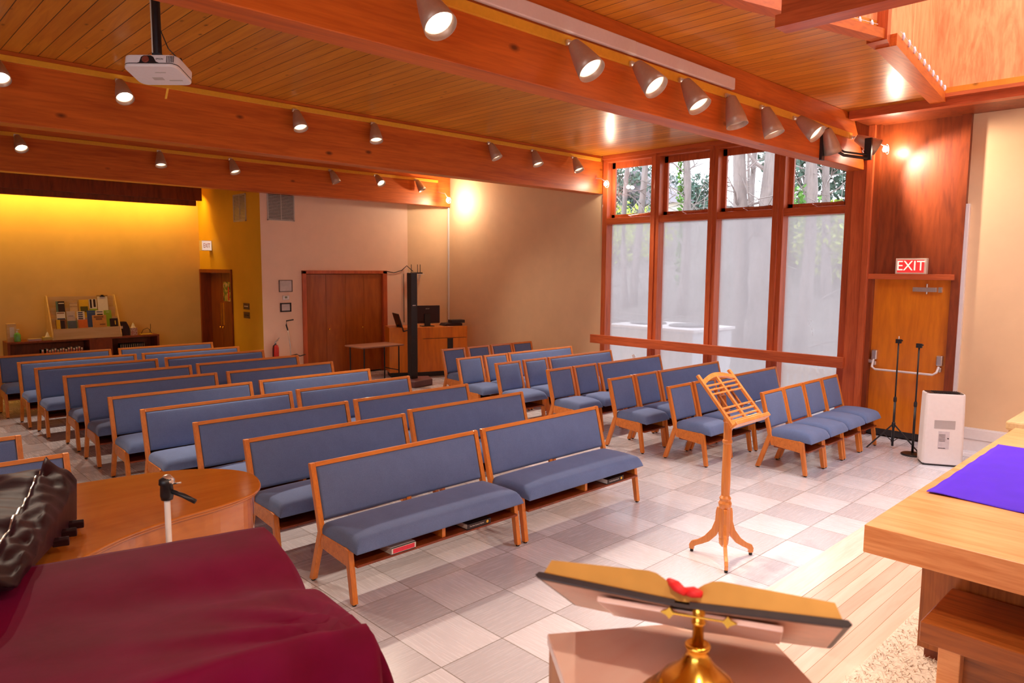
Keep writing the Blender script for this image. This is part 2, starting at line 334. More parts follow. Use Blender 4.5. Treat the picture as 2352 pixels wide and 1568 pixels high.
# window wall framing
YS = [(8.12, 8.02), (7.10, 6.935), (6.025, 5.87), (4.97, 4.80), (3.94, 3.82)]
bm = new()
for a, b_ in YS: box(bm, (10.06, b_, 0), (10.26, a, 4.15))
for k, (a, b_) in enumerate(YS[1:4]): box(bm, (10.045, (a+b_)/2-.012, 0), (10.26, (a+b_)/2+.012, 4.15))
struct('trim_16', bm, M['redtrim'], bev=.004)
bm = new()
for i in range(4): box(bm, (10.07, YS[i+1][0], 2.96), (10.24, YS[i][1], 3.07))
box(bm, (10.055, 3.825, 4.03), (10.245, 8.115, 4.16)); box(bm, (10.03, 3.82, 4.08), (10.1, 8.12, 4.15)); box(bm, (10.06, 3.82, 0), (10.24, 8.02, .10)); struct('trim_17', bm, M['redtrimy'], bev=.004)
bm = new(); box(bm, (9.97, 3.64, 0), (10.25, 3.82, 4.15)); box(bm, (9.93, 3.56, 0), (10.25, 3.64, 4.06)); struct('trim_18', bm, M['redtrim'], bev=.004)
for i in range(4):
    y1, y0 = YS[i][1], YS[i+1][0]
    wn_ = thing('window_%d' % (i+1), ['tall wooden window bay nearest the corner wall', 'tall wooden window bay second from the corner wall', 'tall wooden window bay behind the music stand rows', 'tall wooden window bay beside the exit door'][i], 'window'); wn_['kind'] = 'structure'
    bm = new(); e = .065
    for a, b_ in (((10.2, y0, 3.07), (10.24, y0+e, 4.03)), ((10.2, y1-e, 3.07), (10.24, y1, 4.03)), ((10.2, y0, 3.07), (10.24, y1, 3.135)), ((10.2, y0, 3.93), (10.24, y1, 4.03))): box(bm, a, b_)
    obj('sash', bm, M['redtrim'], wn_)
    bm = new(); box(bm, (10.218, y0+e, 3.13), (10.224, y1-e, 3.94)); obj('upper_glass', bm, M['glass'], wn_)
    bm = new(); box(bm, (10.218, y0, .08), (10.224, y1, 2.98)); obj('lower_glass', bm, M['haze'], wn_)
    bm = new(); m_ = (y0+y1)/2+.1; prism(bm, [(m_+.14, 3.07), (m_-.14, 3.07), (m_-.06, 3.115), (m_+.03, 3.125)], 10.10, 10.14, XP); obj('operator_cover', bm, M['redtrimy'], wn_)
    bm = new(); tube(bm, [(10.12, m_-.05, 3.1), (10.17, m_-.35, 3.125), (10.19, y0+.08, 3.14)], .006, 6); obj('stay_arm', bm, M['steel'], wn_)
bm = new(); box(bm, (9.90, 3.80, .87), (9.95, 8.22, 1.02))
rail = thing('handrail', 'long red wooden rail across the foot of the tall windows', 'rail')
rail_b = obj('rail_board', bm, M['redtrimy'], rail, bev=.004)
for y in (4.88, 7.02): bm = new(); box(bm, (9.95, y-.03, .90), (10.05, y+.03, .99)); obj('bracket', bm, M['redtrim'], rail)
# exit door on the right
d1 = thing('door_1', 'tan plywood exit door with push bar below the red exit sign', 'door'); d1['kind'] = 'structure'
bm = new(); box(bm, (10.06, 2.60, .10), (10.10, 3.50, 2.08)); obj('leaf', bm, M['doorply'], d1)
bm = new(); box(bm, (10.05, 2.60, .02), (10.10, 3.50, .10)); obj('kick_strip', bm, M['black'], d1)
bm = new(); box(bm, (9.98, 3.50, 0), (10.12, 3.56, 4.06)); box(bm, (10.0, 2.5, 0), (10.12, 2.60, 4.06)); obj('jamb', bm, M['darkply'], d1)
bm = new(); box(bm, (9.97, 2.56, 2.08), (10.12, 3.56, 2.15)); obj('header', bm, M['redtrimy'], d1, bev=.004)
bm = new(); box(bm, (10.07, 2.58, 2.15), (10.12, 3.52, 4.06)); obj('upper_panel', bm, M['darkply'], d1)
bm = new(); box(bm, (10.02, 2.76, 1.93), (10.06, 3.03, 1.985)); box(bm, (10.03, 2.70, 1.925), (10.06, 2.74, 1.99)); tube(bm, [(10.04, 2.87, 1.90), (10.04, 2.87, 2.03)], .012, 10); obj('closer', bm, M['steel'], d1, bev=.003)
bm = new(); tube(bm, [(10.0, 3.44, 1.02), (9.95, 3.44, .93), (9.95, 3.40, .90), (9.95, 2.72, .90), (9.96, 2.68, .93), (10.0, 2.67, 1.0)], .014, 10)
pb = obj('push_bar', bm, M['white'], d1, True)
bm = new()
for y, z in ((3.44, 1.0), (2.67, .99)): box(bm, (10.0, y-.035, z+.02), (10.06, y+.035, z+.15)); box(bm, (10.01, y-.025, z-.06), (10.06, y+.025, z+.0))
box(bm, (10.0, 3.45, .97), (10.05, 3.53, 1.02)); obj('latch_case', bm, M['steel'], pb, bev=.012)
sg = thing('exit_sign', 'lit red exit sign on the ledge above the plywood door', 'sign', (10.0, 3.06, 2.15))
bm = new(); box(bm, (-.01, -.18, 0), (.07, .18, .20)); obj('housing', bm, M['cream'], sg, bev=.006)
bm = new(); box(bm, (-.014, -.155, .022), (-.011, .155, .178)); obj('face', bm, M['signred'], sg)
text('lettering', 'EXIT', .175, T(-.0165, .0, .10) @ FACE_NX, M['signwhite'], sg, .001, sx=.92)
# entry double door on the yellow wall
d3 = thing('door_2', 'dark brown double door in the yellow wall with a poster', 'door'); d3['kind'] = 'structure'
bm = new(); box(bm, (5.90, 14.11, 2.05), (6.1, 15.74, 2.12)); box(bm, (5.9, 15.68, 0), (6.14, 15.74, 2.05)); box(bm, (5.9, 14.11, 0), (6.14, 14.16, 2.05)); obj('door_frame', bm, M['darkply'], d3)
bm = new(); box(bm, (6.12, 15.115, 0), (6.16, 15.68, 2.05)); obj('leaf', bm, M['entry'], d3)
bm = new(); box(bm, (6.12, 14.16, 0), (6.16, 15.105, 2.05)); obj('leaf', bm, M['entry'], d3)
for y in (15.175, 15.045):
    bm = new(); box(bm, (6.112, y-.05, .95), (6.12, y+.04, 1.42)); obj('pull_plate', bm, M['brass'], d3)
    bm = new(); lathe(bm, [(.0, 0), (.022, .004), (.022, .03), (0, .04)], aim((6.11, y, .90), (-1, 0, 0)), 12); obj('knob', bm, M['brass'], d3, True)
def picmat(name, stops, sc=4, dist=2, rough=.6):
    m, nt, b = base(name, rough); f = noise(nt, coords(nt), sc, 3, .5, dist)
    nt.links.new(ramp(nt, f, stops), b.inputs['Base Color']); return m
ps = thing('poster', 'colourful landscape poster taped to the dark double door', 'poster', (6.11, 14.76, 1.66))
bm = new(); box(bm, (0, -.25, -.20), (.004, .25, .20)); obj('sheet', bm, picmat('poster_art', [(.3, (.02, .05, .02)), (.45, (.15, .25, .08)), (.55, (.65, .45, .10)), (.7, (.6, .6, .7))], 5), ps)
bm = new(); box(bm, (-.003, -.05, -.18), (0, .02, .10)); obj('red_tower', bm, M['red'], ps)
e2 = thing('exit_sign', 'small white exit sign on the yellow wall above the double door', 'sign', (5.93, 15.12, 2.60))
bm = new(); box(bm, (-.20, -.04, -.10), (0, .10, .11)); obj('housing', bm, M['cream'], e2)
bm = new(); box(bm, (-.20, -.045, -.09), (-.01, -.041, .10)); obj('face', bm, emit('sign_pale', (1, .86, .72), .35), e2)
text('lettering', 'EXIT', .13, T(-.105, -.047, .0) @ FACE_NY, M['red'], e2, .001, sx=.52)
# closet bifold doors
d2 = thing('door_3', 'wide brown folding closet doors with two small knobs', 'door'); d2['kind'] = 'structure'
bm = new(); box(bm, (6.73, 12.76, 0), (6.81, 12.9, 2.11)); box(bm, (8.57, 12.76, 0), (8.67, 12.9, 2.11)); box(bm, (6.73, 12.76, 2.05), (8.67, 12.9, 2.115)); obj('door_frame', bm, M['redtrim'], d2, bev=.004)
for k in range(4):
    bm = new(); x = 6.82+k*.4375; box(bm, (x, 12.82, .03), (x+.434, 12.86, 2.04)); lf = obj('leaf', bm, M['closet'], d2, bev=.003)
    if k in (1, 2):
        bm = new(); lathe(bm, [(.012, 0), (.012, .015), (.024, .03), (.018, .045), (0, .048)], aim((x+(.05 if k == 1 else .38), 12.82, .95), (0, -1, 0)), 14); obj('knob', bm, M['brass'], lf, True)
# vents
def vent(lbl, loc, rz, wd, ht):
    v = thing('wall_vent', lbl, 'vent', loc, rz)
    bm = new(); box(bm, (-wd/2, -.015, -ht/2), (wd/2, 0, -ht/2+.02)); box(bm, (-wd/2, -.015, ht/2-.02), (wd/2, 0, ht/2)); box(bm, (-wd/2, -.015, -ht/2), (-wd/2+.02, 0, ht/2)); box(bm, (wd/2-.02, -.015, -ht/2), (wd/2, 0, ht/2)); box(bm, (-.006, -.016, -ht/2), (.006, 0, ht/2)); obj('frame', bm, M['tile_w'], v)
    bm = new(); n = int(ht/.028)
    for i in range(n): z = -ht/2+.02+(ht-.04)*(i+.5)/n; box(bm, (-wd/2+.015, -.012, z-.006), (wd/2-.015, -.004, z+.008))
    obj('louvres', bm, M['tile_w'], v)
    bm = new(); box(bm, (-wd/2+.01, -.003, -ht/2+.01), (wd/2-.01, 0, ht/2-.01)); obj('backing', bm, M['black'], v)
vent('large square grille high on the pink wall above the frames', (6.34, 12.8, 3.30), 0, .54, .52)
vent('louvred grille high on the yellow wall under the beam', (5.93, 13.66, 3.30), -PI/2, .56, .52)
# ------------------------------------------------------------ benches and chairs
def cushion(bm, x0, x1, y0, y1, z0, h, crown, nx=14, ny=12, r=.035, m=None, droop=0):
    W, D = x1-x0, y1-y0
    def f(t, L):
        d = min(t, L-t)
        return 1 if d >= r else math.sqrt(max(0, 1-(1-d/r)**2))
    def samples(L, n):
        s = [0, r*.12, r*.35, r*.65, r]+[r+(L-2*r)*i/n for i in range(1, n)]+[L-r, L-r*.65, L-r*.35, L-r*.12, L]; return s
    xs, ys = samples(W, nx), samples(D, ny); g = []
    for y in ys:
        row = []
        for x in xs:
            u, v = 2*x/W-1, 2*y/D-1
            z = z0+(h*f(x, W)*f(y, D)) + crown*(1-u**6)*(1-v*v) - droop*max(0, 1-y/(.3*D))**2
            p = Vector((x0+x, y0+y, z)); row.append(bm.verts.new(m @ p if m else p))
        g.append(row)
    for j in range(len(ys)-1):
        for i in range(len(xs)-1): bm.faces.new((g[j][i], g[j][i+1], g[j+1][i+1], g[j+1][i]))
    bd = g[0]+[r_[-1] for r_ in g[1:]]+g[-1][-2::-1]+[r_[0] for r_ in g[-2:0:-1]]
    low = []
    for q in bd:
        p = q.co.copy(); low.append(bm.verts.new(p+((m.to_3x3() @ Vector((0, 0, -.012))) if m else Vector((0, 0, -.012)))))
    n = len(bd)
    for i in range(n): bm.faces.new((bd[i], low[i], low[(i+1) % n], bd[(i+1) % n]))
    bm.faces.new(low[::-1])
def seat_unit(name, L, label, cat):
    t = thing(name, label, cat)
    wx = .040
    back = lambda s: (0-.12*(1-s), .38+.46*s)     # along the back line
    # seat
    bm = new(); cushion(bm, .012, L-.012, -.585, -.10, .378, .072, .03, nx=max(8, int(L*14)), r=.05, droop=.008); obj('seat', bm, M['fabric'], t, True)
    # backrest: built flat then tilted
    tilt = math.atan2(.12, .46); ln = math.hypot(.12, .46)
    mt = T(0, -.12, .38) @ RX(-tilt) @ RX(PI/2)
    bm = new(); cushion(bm, wx+.002, L-wx-.002, .085, ln-.028, .004, .022, .012, nx=max(8, int(L*12)), r=.02, m=mt); 
    box(bm, (wx, .08, -.012), (L-wx, ln-.026, .004), mt); obj('backrest', bm, M['fabric'], t, True)
    for x in (0, L-wx):
        bm = new(); prism(bm, [(-.148, .375), (-.105, .375), (.012, .835), (.008, .845), (-.022, .845)], x, x+wx, XP); obj('back_post', bm, M['oak'], t, bev=.004)
        bm = new(); prism(bm, [(-.150, .385), (-.100, .385), (.030, .012), (-.018, .012)], x, x+wx, XP); lg = obj('leg', bm, M['oak'], t, bev=.004)
        bm = new(); lathe(bm, [(.014, 0), (.016, .006), (.012, .014)], T(x+wx/2, .004, 0), 10); obj('glide', bm, M['darkmetal'], lg)
        bm = new(); prism(bm, [(-.500, .365), (-.450, .375), (-.512, .012), (-.552, .012)], x, x+wx, XP); lg = obj('leg', bm, M['oak'], t, bev=.004)
        bm = new(); lathe(bm, [(.014, 0), (.016, .006), (.012, .014)], T(x+wx/2, -.532, 0), 10); obj('glide', bm, M['darkmetal'], lg)
        bm = new(); prism(bm, [(-.47, .248), (-.14, .280), (-.12, .38), (-.47, .37)], x+.006, x+wx-.006, XP); obj('side_rail', bm, M['oakx'], t, bev=.003)
    bm = new(); box(bm, (wx, ln-.028, -.014), (L-wx, ln+.004, .020), mt); obj('top_rail', bm, M['oakx'], t, bev=.004)
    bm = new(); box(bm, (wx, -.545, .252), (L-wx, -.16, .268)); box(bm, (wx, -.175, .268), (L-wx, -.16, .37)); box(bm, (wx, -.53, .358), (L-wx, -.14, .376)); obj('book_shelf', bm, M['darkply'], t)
    if L > 1:
        bm = new(); box(bm, (L/2-.015, -.53, .268), (L/2+.015, -.2, .36)); obj('shelf_divider', bm, M['oak'], t)
        bm = new(); prism(bm, [(-.135, .36), (-.11, .36), (-.085, .48), (-.105, .48)], L/2-.02, L/2+.02, XP); obj('centre_support', bm, M['oak'], t)
    return t
benches = []
ORD = ['front', 'second', 'third', 'fourth', 'fifth', 'sixth', 'seventh', 'eighth', 'ninth', 'rearmost']
rowsL = [(2.36, 4.45), (2.32, 5.42), (2.26, 6.31), (2.11, 7.22), (2.07, 8.12), (2.06, 9.12), (2.08, 10.05), (1.97, 11.05), (1.92, 11.86), (1.82, 12.8)]
rowsR = [(3.94, 4.45), (3.97, 5.53), (3.87, 6.33), (3.72, 7.27), (3.70, 8.15), (3.71, 9.12), (3.70, 10.12), (3.61, 11.10), (3.53, 11.87), (3.46, 12.82)]
proto = seat_unit('bench', 1.53, '', 'bench')
def place(pr, x, y, label, group, rz=0):
    o = pr if not pr.get('used') else copy_tree(pr)
    pr['used'] = 1; o.location = (x, y, 0); o.rotation_euler = (0, 0, rz); o['label'] = label; o['group'] = group; return o
for i, (x, y) in enumerate(rowsL):
    place(proto, x, y, 'blue padded oak bench, left bench of the %s row in the centre block' % ORD[i], 'benches in the centre block', random.uniform(-.006, .006))
for i, (x, y) in enumerate(rowsR):
    place(proto, x, y, 'blue padded oak bench, right bench of the %s row in the centre block' % ORD[i], 'benches in the centre block', random.uniform(-.006, .006))
place(proto, 1.23-1.53, 5.89, 'blue padded bench beyond the grand piano, just behind the black cover', 'benches across the left aisle')
place(proto, 1.09-1.53, 6.76, 'blue padded bench at the left edge, one row behind the black cover', 'benches across the left aisle')
R_O = ['front', 'second', 'third', 'fourth', 'fifth', 'sixth', 'rearmost']
for i, (x, y) in zip((1, 2, 3, 4, 5), [(8.06, 4.60), (7.98, 5.45), (7.98, 6.47), (7.92, 7.40), (7.86, 8.22)]):
    place(proto, x, y, 'blue padded bench by the windows, in the %s row of the right block' % R_O[i], 'benches in the right block')
chair = seat_unit('chair', .50, '', 'chair')
for k, x in enumerate((7.42, 7.93, 8.45, 8.97)):
    place(chair, x, 3.71, ['blue padded chair nearest the music stand in the front row by the windows', 'blue padded chair second from the music stand in the front window row', 'blue padded chair third from the music stand in the front window row', 'blue padded chair nearest the exit door in the front window row'][k], 'chairs in the right block')
for i, (a, b_, y) in zip((1, 2, 3, 4, 5), [(6.97, 7.51, 4.63), (6.93, 7.46, 5.46), (6.93, 7.46, 6.50), (6.84, 7.40, 7.42), (6.79, 7.33, 8.21)]):
    place(chair, a, y, 'blue padded chair, left of the pair in the %s row by the windows' % R_O[i], 'chairs in the right block')
    place(chair, b_, y, 'blue padded chair, right of the pair in the %s row by the windows' % R_O[i], 'chairs in the right block')
for k, x in enumerate((7.34, 7.90, 8.44, 8.96)):
    place(chair, x, 9.27, 'blue padded chair, %s from the aisle in the rearmost row of the right block' % ['first', 'second', 'third', 'fourth'][k], 'chairs in the right block')
# books on the shelves under the front benches
def shelf_book(lbl, x, y, w_, mat_spine, red=False):
    b = thing('book', lbl, 'book', (x, y, .269))
    bm = new(); box(bm, (.004, .004, .004), (w_-.004, .15, .042)); obj('pages', bm, M['paper'], b)
    bm = new(); box(bm, (0, 0, 0), (w_, .155, .004)); box(bm, (0, 0, .042), (w_, .155, .046)); box(bm, (0, 0, 0), (w_, .004, .046)); obj('cover', bm, mat_spine, b)
    return b
b1 = shelf_book('red and white book lying under the front bench near its left end', 2.66, 3.897, .20, M['paper'])
bm = new(); box(bm, (.012, -.002, .008), (.188, 0, .038)); obj('red_panel', bm, plain('book_red', (.85, .04, .08), .4), b1)
for lbl, x in (('black book with a round emblem under the left front bench', 3.33), ('black book with a round emblem under the right front bench', 4.98)):
    b = shelf_book(lbl, x, 3.897, .23, M['leather'])
    bm = new(); lathe(bm, [(.012, 0), (.012, .001)], aim((.195, -.0015, .023), (0, -1, 0)), 16); obj('emblem', bm, M['brass'], b)
    text('spine_title', 'The New Century Hymnal', .013, T(.09, -.0015, .023) @ FACE_NY, M['paper'], b, .0003)
bm = new(); box(bm, (-.035, -.012, 0), (.035, .012, .0006)); o = obj('tape_mark', bm, plain('blue_tape', (.15, .3, .75), .6)); o.location = (4.02, 3.1, 0.0005); tag(o, 'small strip of blue tape stuck on the open floor', 'tape')
bm = new(); prism(bm, [(0, 0), (.07, .01), (.05, .06), (-.01, .05)], 0, .002, ZP); o = obj('tissue', bm, M['paper']); o.location = (8.70, 6.385, .86); o.rotation_euler = (1.2, 0, 0); tag(o, 'white slip of paper tucked over the back of a window bench', 'paper')
# ------------------------------------------------------------ lamps and tracks
def lamp(lbl, grp, loc, d, lit=True, k=1.15, e=None):
    t = thing('spotlight', lbl, 'spotlight', loc, 0, grp)
    d = Vector(d).normalized(); st = Vector((0, -.03, 0))
    m = aim(st+d*.01, d) @ Matrix.Diagonal((k, k, k*.97, 1))
    bm = new(); prof = [(.020, 0), (.034, .01), (.044, .05), (.056, .10), (.067, .16), (.075, .22), (.071, .22), (.063, .16), (.052, .10), (.050, .10)]
    lathe(bm, prof, m, 26, cap=False); bm2 = obj('shade', bm, M['lampmetal'], t, True)
    bm = new(); lathe(bm, [(.0715, .219), (.0625, .16), (.05, .115)], m, 26, cap=False); obj('shade_lining', bm, M['lampin'], bm2, True)
    bm = new(); lathe(bm, [(.0, .125), (.035, .128), (.048, .122), (.05, .105), (0, .10)], m, 20, cap=False); obj('bulb', bm, M['bulb'] if lit else M['paper'], t, True)
    bm = new(); tube(bm, [(0, .02, .0), (0, -.03, 0), st+d*.03], .012, 8); box(bm, (-.03, -.01, -.02), (.03, .012, .02)); obj('mount', bm, M['steel'], t)
    if lit:
        l = bpy.data.lights.new('spot', 'SPOT'); l.energy = (e or LAMP_W); l.color = LAMP_C; l.spot_size = 1.5; l.spot_blend = .6; l.shadow_soft_size = .045
        lo = bpy.data.objects.new('lamp_light', l); C.objects.link(lo); lo.parent = t
        lo.location = st+d*.225*k; lo.rotation_euler = d.to_track_quat('-Z', 'Y').to_euler()
    return t
OR9 = ['first', 'second', 'third', 'fourth', 'fifth', 'sixth', 'seventh', 'eighth', 'ninth', 'tenth']
L1 = [(2.72, (0, -.6, -.8), 1), (4.09, (0, -.62, -.78), 1), (4.86, (0, -.68, -.73), 1), (5.57, (-.02, -.55, -.83), 1), (6.36, (0, -.28, -.96), 0), (7.05, (.05, -.35, -.93), 1), (7.8, (0, -.75, -.66), 1), (8.56, (.45, -.1, -.88), 0), (9.40, (.45, -.75, -.45), 1)]
for i, (x, d, lit) in enumerate(L1): lamp('cone spotlight on the near beam, %s from the camera end' % OR9[i], 'spotlights on the near beam', (x, 3.64, 3.84), d, bool(lit), 1.38)
L2 = [(1.30, (0, -.6, -.8), 1), (2.32, (0, -.6, -.8), 1), (4.23, (0, -.45, -.9), 1), (5.32, (-.1, -.35, -.93), 1), (7.35, (.2, -.4, -.9), 1), (8.28, (0, -.4, -.9), 1), (9.25, (0, -.45, -.9), 1)]
for i, (x, d, lit) in enumerate(L2): lamp('cone spotlight on the middle beam, %s from the left end' % OR9[i], 'spotlights on the middle beam', (x, 8.12, 4.04), d, bool(lit))
L3 = [(2.16, (.1, -.6, -.8), 1), (4.06, (-.05, -.35, -.93), 1), (5.21, (.1, -.4, -.9), 1), (7.11, (.3, -.3, -.9), 0), (8.12, (0, -.7, -.7), 1), (9.1, (.3, -.4, -.85), 0)]
for i, (x, d, lit) in enumerate(L3): lamp('cone spotlight on the far beam, %s from the left end' % OR9[i], 'spotlights on the far beam', (x, 12.32, 4.0), d, bool(lit))
for y, z0, x1, lbl in ((3.68, 3.83, 9.45, 'yellow lighting track along the near beam'), (8.15, 4.05, 10.0, 'yellow lighting track along the middle beam'), (12.35, 3.99, 9.7, 'yellow lighting track along the far beam')):
    bm = new(); box(bm, (-4.9, y-.025, z0), (x1, y, z0+(.07 if y < 5 else .055))); o = obj('lighting_track', bm, M['yellowtrack'], bev=.003); tag(o, lbl, 'track')
t = thing('cable_raceway', 'white cable raceway above the track on the near beam', 'cable cover')
for x0, x1 in ((-4.9, 2.42), (2.46, 4.90), (4.90, 6.5)): bm = new(); box(bm, (x0, 3.64-(.004 if x0 < 4.5 else 0), 3.92), (x1, 3.68, 4.03)); obj('cover_strip', bm, M['white_track'], t, bev=.008)
t = thing('wall_mount', 'black swivel bracket arm on the window end of the near beam', 'bracket', (8.62, 3.68, 3.68))
bm = new(); box(bm, (-.06, -.03, -.20), (.02, 0, .16)); obj('back_plate', bm, M['black'], t)
bm = new(); tube(bm, [(0, -.05, -.02), (.30, -.14, -.12), (.62, -.30, -.14)], .018, 8); tube(bm, [(0, -.05, .02), (.30, -.14, -.08), (.62, -.30, -.10)], .012, 8); obj('arm', bm, M['black'], t)
bm = new(); box(bm, (.60, -.34, -.16), (.64, -.26, .10)); obj('head_plate', bm, M['black'], t)
bm = new(); box(bm, (-5, -.72, 3.5), (4.55, -.5, ZC)); struct('trim_19', bm, M['beam'])  # unseen beam, built to carry the added fill spotlights
for i, (x, d) in enumerate(((-2.2, (.2, .7, -.7)), (.2, (.3, .7, -.62)), (1.6, (-.16, .45, -.87)), (3.2, (-.2, .7, -.7)))): lamp('added fill spotlight on the beam behind the camera, %s from the left' % OR9[i], 'fill spotlights added behind the camera', (x, -.46, 3.84), d, True, 1.2, 70)  # unseen fill lamps, added to brighten pulpit, piano and front benches
# bare flood bulbs
def flood(lbl, loc, e, bracket):
    t = thing('flood_light', lbl, 'flood light', loc)
    bm = new(); lathe(bm, [(0, -.035), (.025, -.025), (.035, 0), (.028, .025), (.015, .04), (0, .042)], T(0, 0, 0), 16); obj('bulb', bm, M['flood'], t, True)
    bm = new(); n = 20; tube(bm, [(math.cos(2*PI*k/n)*.062, -.02, math.sin(2*PI*k/n)*.062) for k in range(n+1)], .004, 6); obj('guard_ring', bm, M['steel'], t)
    bm = new(); tube(bm, [Vector((0, 0, .04))]+[Vector(b) for b in bracket], .009, 8); obj('bracket', bm, M['white'], t)
    l = bpy.data.lights.new('flood', 'POINT'); l.energy = e; l.color = (1, .84, .62); l.shadow_soft_size = .03
    lo = bpy.data.objects.new('flood_glow', l); C.objects.link(lo); lo.parent = t; lo.location = (0, -.09, -.01)
flood('bright bare flood bulb at the end of the far beam', (9.70, 12.0, 3.60), 26, [(0, .1, .15), (0, .36, .20)])
flood('bare flood bulb where the middle beam meets the windows', (9.90, 7.93, 3.64), 9, [(0, .1, .1), (0, .23, .12)])
flood('bright bare flood bulb above the exit door', (9.86, 3.40, 3.72), 11, [(0, .1, .1), (.02, .29, .02), (.06, .29, .0)])
# ------------------------------------------------------------ music stand
ms = thing('music_stand', 'wooden tripod music stand with slatted desk on the open floor', 'music stand', (4.83, 2.66, 0))
bm = new(); lathe(bm, [(.018, .10), (.034, .12), (.038, .16), (.036, .17), (.040, .19), (.040, .40), (.048, .42), (.050, .44), (.040, .46), (.044, .48), (.032, .50), (.034, .60), (.031, .90), (.036, .905), (.036, .925), (.030, .93), (.031, 1.06), (.037, 1.065), (.033, 1.085), (.036, 1.10), (.0, 1.115)], n=12)
obj('column', bm, M['stand'], ms, bev=.002)
for k, a in enumerate((math.atan2(-.13, -.19), math.atan2(.26, -.04), math.atan2(-.10, .22))):
    bm = new(); pr = [(.035, .40), (.058, .40), (.065, .37), (.070, .29), (.095, .22), (.15, .15), (.21, .105), (.255, .085), (.272, .055), (.268, .020), (.235, .020), (.235, .040), (.215, .058), (.17, .080), (.11, .115), (.06, .17), (.035, .22)]
    mm = RZ(a); prism(bm, pr, -.013, .013, lambda u, v, h: tuple(mm @ Vector((u, h, v)))); lg = obj('leg', bm, M['stand'], ms, bev=.004)
    bm = new(); lathe(bm, [(.012, 0), (.014, .01), (.012, .022)], mm @ T(.252, 0, 0), 10); obj('foot', bm, M['darkmetal'], lg)
tl = math.radians(42); md = T(0, -.02, 1.245) @ RX(-tl)     # desk local: x width, z up the slope
bm = new()
for x in (-.235, .21): box(bm, (x, -.011, -.205), (x+.026, .011, .235), md)
box(bm, (-.012, -.010, -.20), (.012, .010, .20), md)
for z in (-.150, -.110, -.070, .055, .092, .129): box(bm, (-.21, -.007, z), (.21, .007, z+.013), md)
obj('desk_slats', bm, M['stand'], ms, bev=.002)
bm = new(); arc = [(-.215+.43*i/14, .185+.045*math.sin(PI*i/14)) for i in range(15)]; prism(bm, arc+[(x, z-.035) for x, z in arc[::-1]], -.009, .009, lambda u, v, h: tuple(md @ Vector((u, h, v)))); obj('top_rail', bm, M['stand'], ms)
bm = new(); box(bm, (-.25, -.055, -.225), (.25, .012, -.207), md); box(bm, (-.25, -.055, -.215), (.25, -.047, -.195), md); box(bm, (-.22, -.009, -.207), (.22, .009, -.165), md); obj('ledge', bm, M['stand'], ms, bev=.004)
bm = new(); tube(bm, [(0, .0, 1.09), (0, .04, 1.17), (0, .05, 1.26)], .022, 10); box(bm, (-.11, .012, -.08), (-.09, .026, .12), md); box(bm, (.09, .012, -.08), (.11, .026, .12), md); obj('tilt_bracket', bm, M['altardark'], ms)
# ------------------------------------------------------------ pulpit, brass book stand, bible
A = [(1.09, 1.01), (1.34, .84), (1.43, .67), (1.14, .28), (.80, .62)]
pp = thing('pulpit', 'wooden pulpit with pale glossy five sided top at the bottom of the picture', 'pulpit', (1.15, .68, .15))
cx_, cy_ = 1.15, .68
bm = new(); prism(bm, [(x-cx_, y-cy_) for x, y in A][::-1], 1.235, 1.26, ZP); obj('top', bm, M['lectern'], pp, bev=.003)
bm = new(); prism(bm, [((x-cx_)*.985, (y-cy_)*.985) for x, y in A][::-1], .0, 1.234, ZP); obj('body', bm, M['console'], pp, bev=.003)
bs = thing('book_stand', 'brass reading stand with domed foot and arrow crossbar on the pulpit', 'book stand', (1.09, .643, 1.41))
bm = new(); lathe(bm, [(.105, 0), (.108, .006), (.104, .012), (.095, .016), (.092, .024), (.084, .028), (.080, .036), (.073, .038), (.068, .050), (.060, .060), (.044, .072), (.030, .086), (.022, .100), (.0185, .112), (.022, .116), (.023, .121), (.019, .125), (.0135, .121), (.0095, .118)], n=40); obj('foot', bm, M['brass'], bs, True)
bm = new(); lathe(bm, [(.0105, .118), (.0095, .160), (.0125, .162), (.0125, .166), (.010, .168), (.0115, .18), (.0115, .195), (0, .20)], n=20); obj('pole', bm, M['brass'], bs, True)
wd = Vector((.44, -.898, 0)); nh = Vector((.898, .44, 0)); be = math.radians(33)
dd = nh*math.cos(be)+Vector((0, 0, -math.sin(be))); NN = nh*math.sin(be)+Vector((0, 0, math.cos(be)))
MB3 = Matrix((-wd, -dd, NN)).transposed().to_4x4()          # local x left, y up the page, z off the page
O = Vector((1.075, .668, 1.612)); MW = Matrix.Translation(O-Vector((1.09, .643, 1.41))) @ MB3
cb = T(-.0, 0, .178); ang = math.atan2(wd.y, wd.x)
bm = new(); mm = cb @ RZ(ang); tube(bm, [mm @ Vector((-.045, -.012, 0)), mm @ Vector((.045, -.012, 0))], .0022, 8)
for s in (-1, 1):
    star = [(.016, 0), (.005, .005), (0, .011), (-.005, .004), (-.010, 0), (-.005, -.004), (0, -.011), (.005, -.005)]
    prism(bm, [(s*(.050+u), v) for u, v in star], -.014, -.010, lambda u, v, h: tuple(mm @ Vector((u, h, v))))
obj('crossbar', bm, M['brass'], bs)
bm = new(); box(bm, (-.17, -.20, -.026), (.155, -.012, -.016), MW); obj('desk_plate', bm, M['lectern'], bs, bev=.002)
bb = thing('open_bible', 'large open book with gilt edges and red ribbon resting on the brass stand', 'book', tuple(O)); bb.matrix_world = Matrix.Translation(O) @ MB3
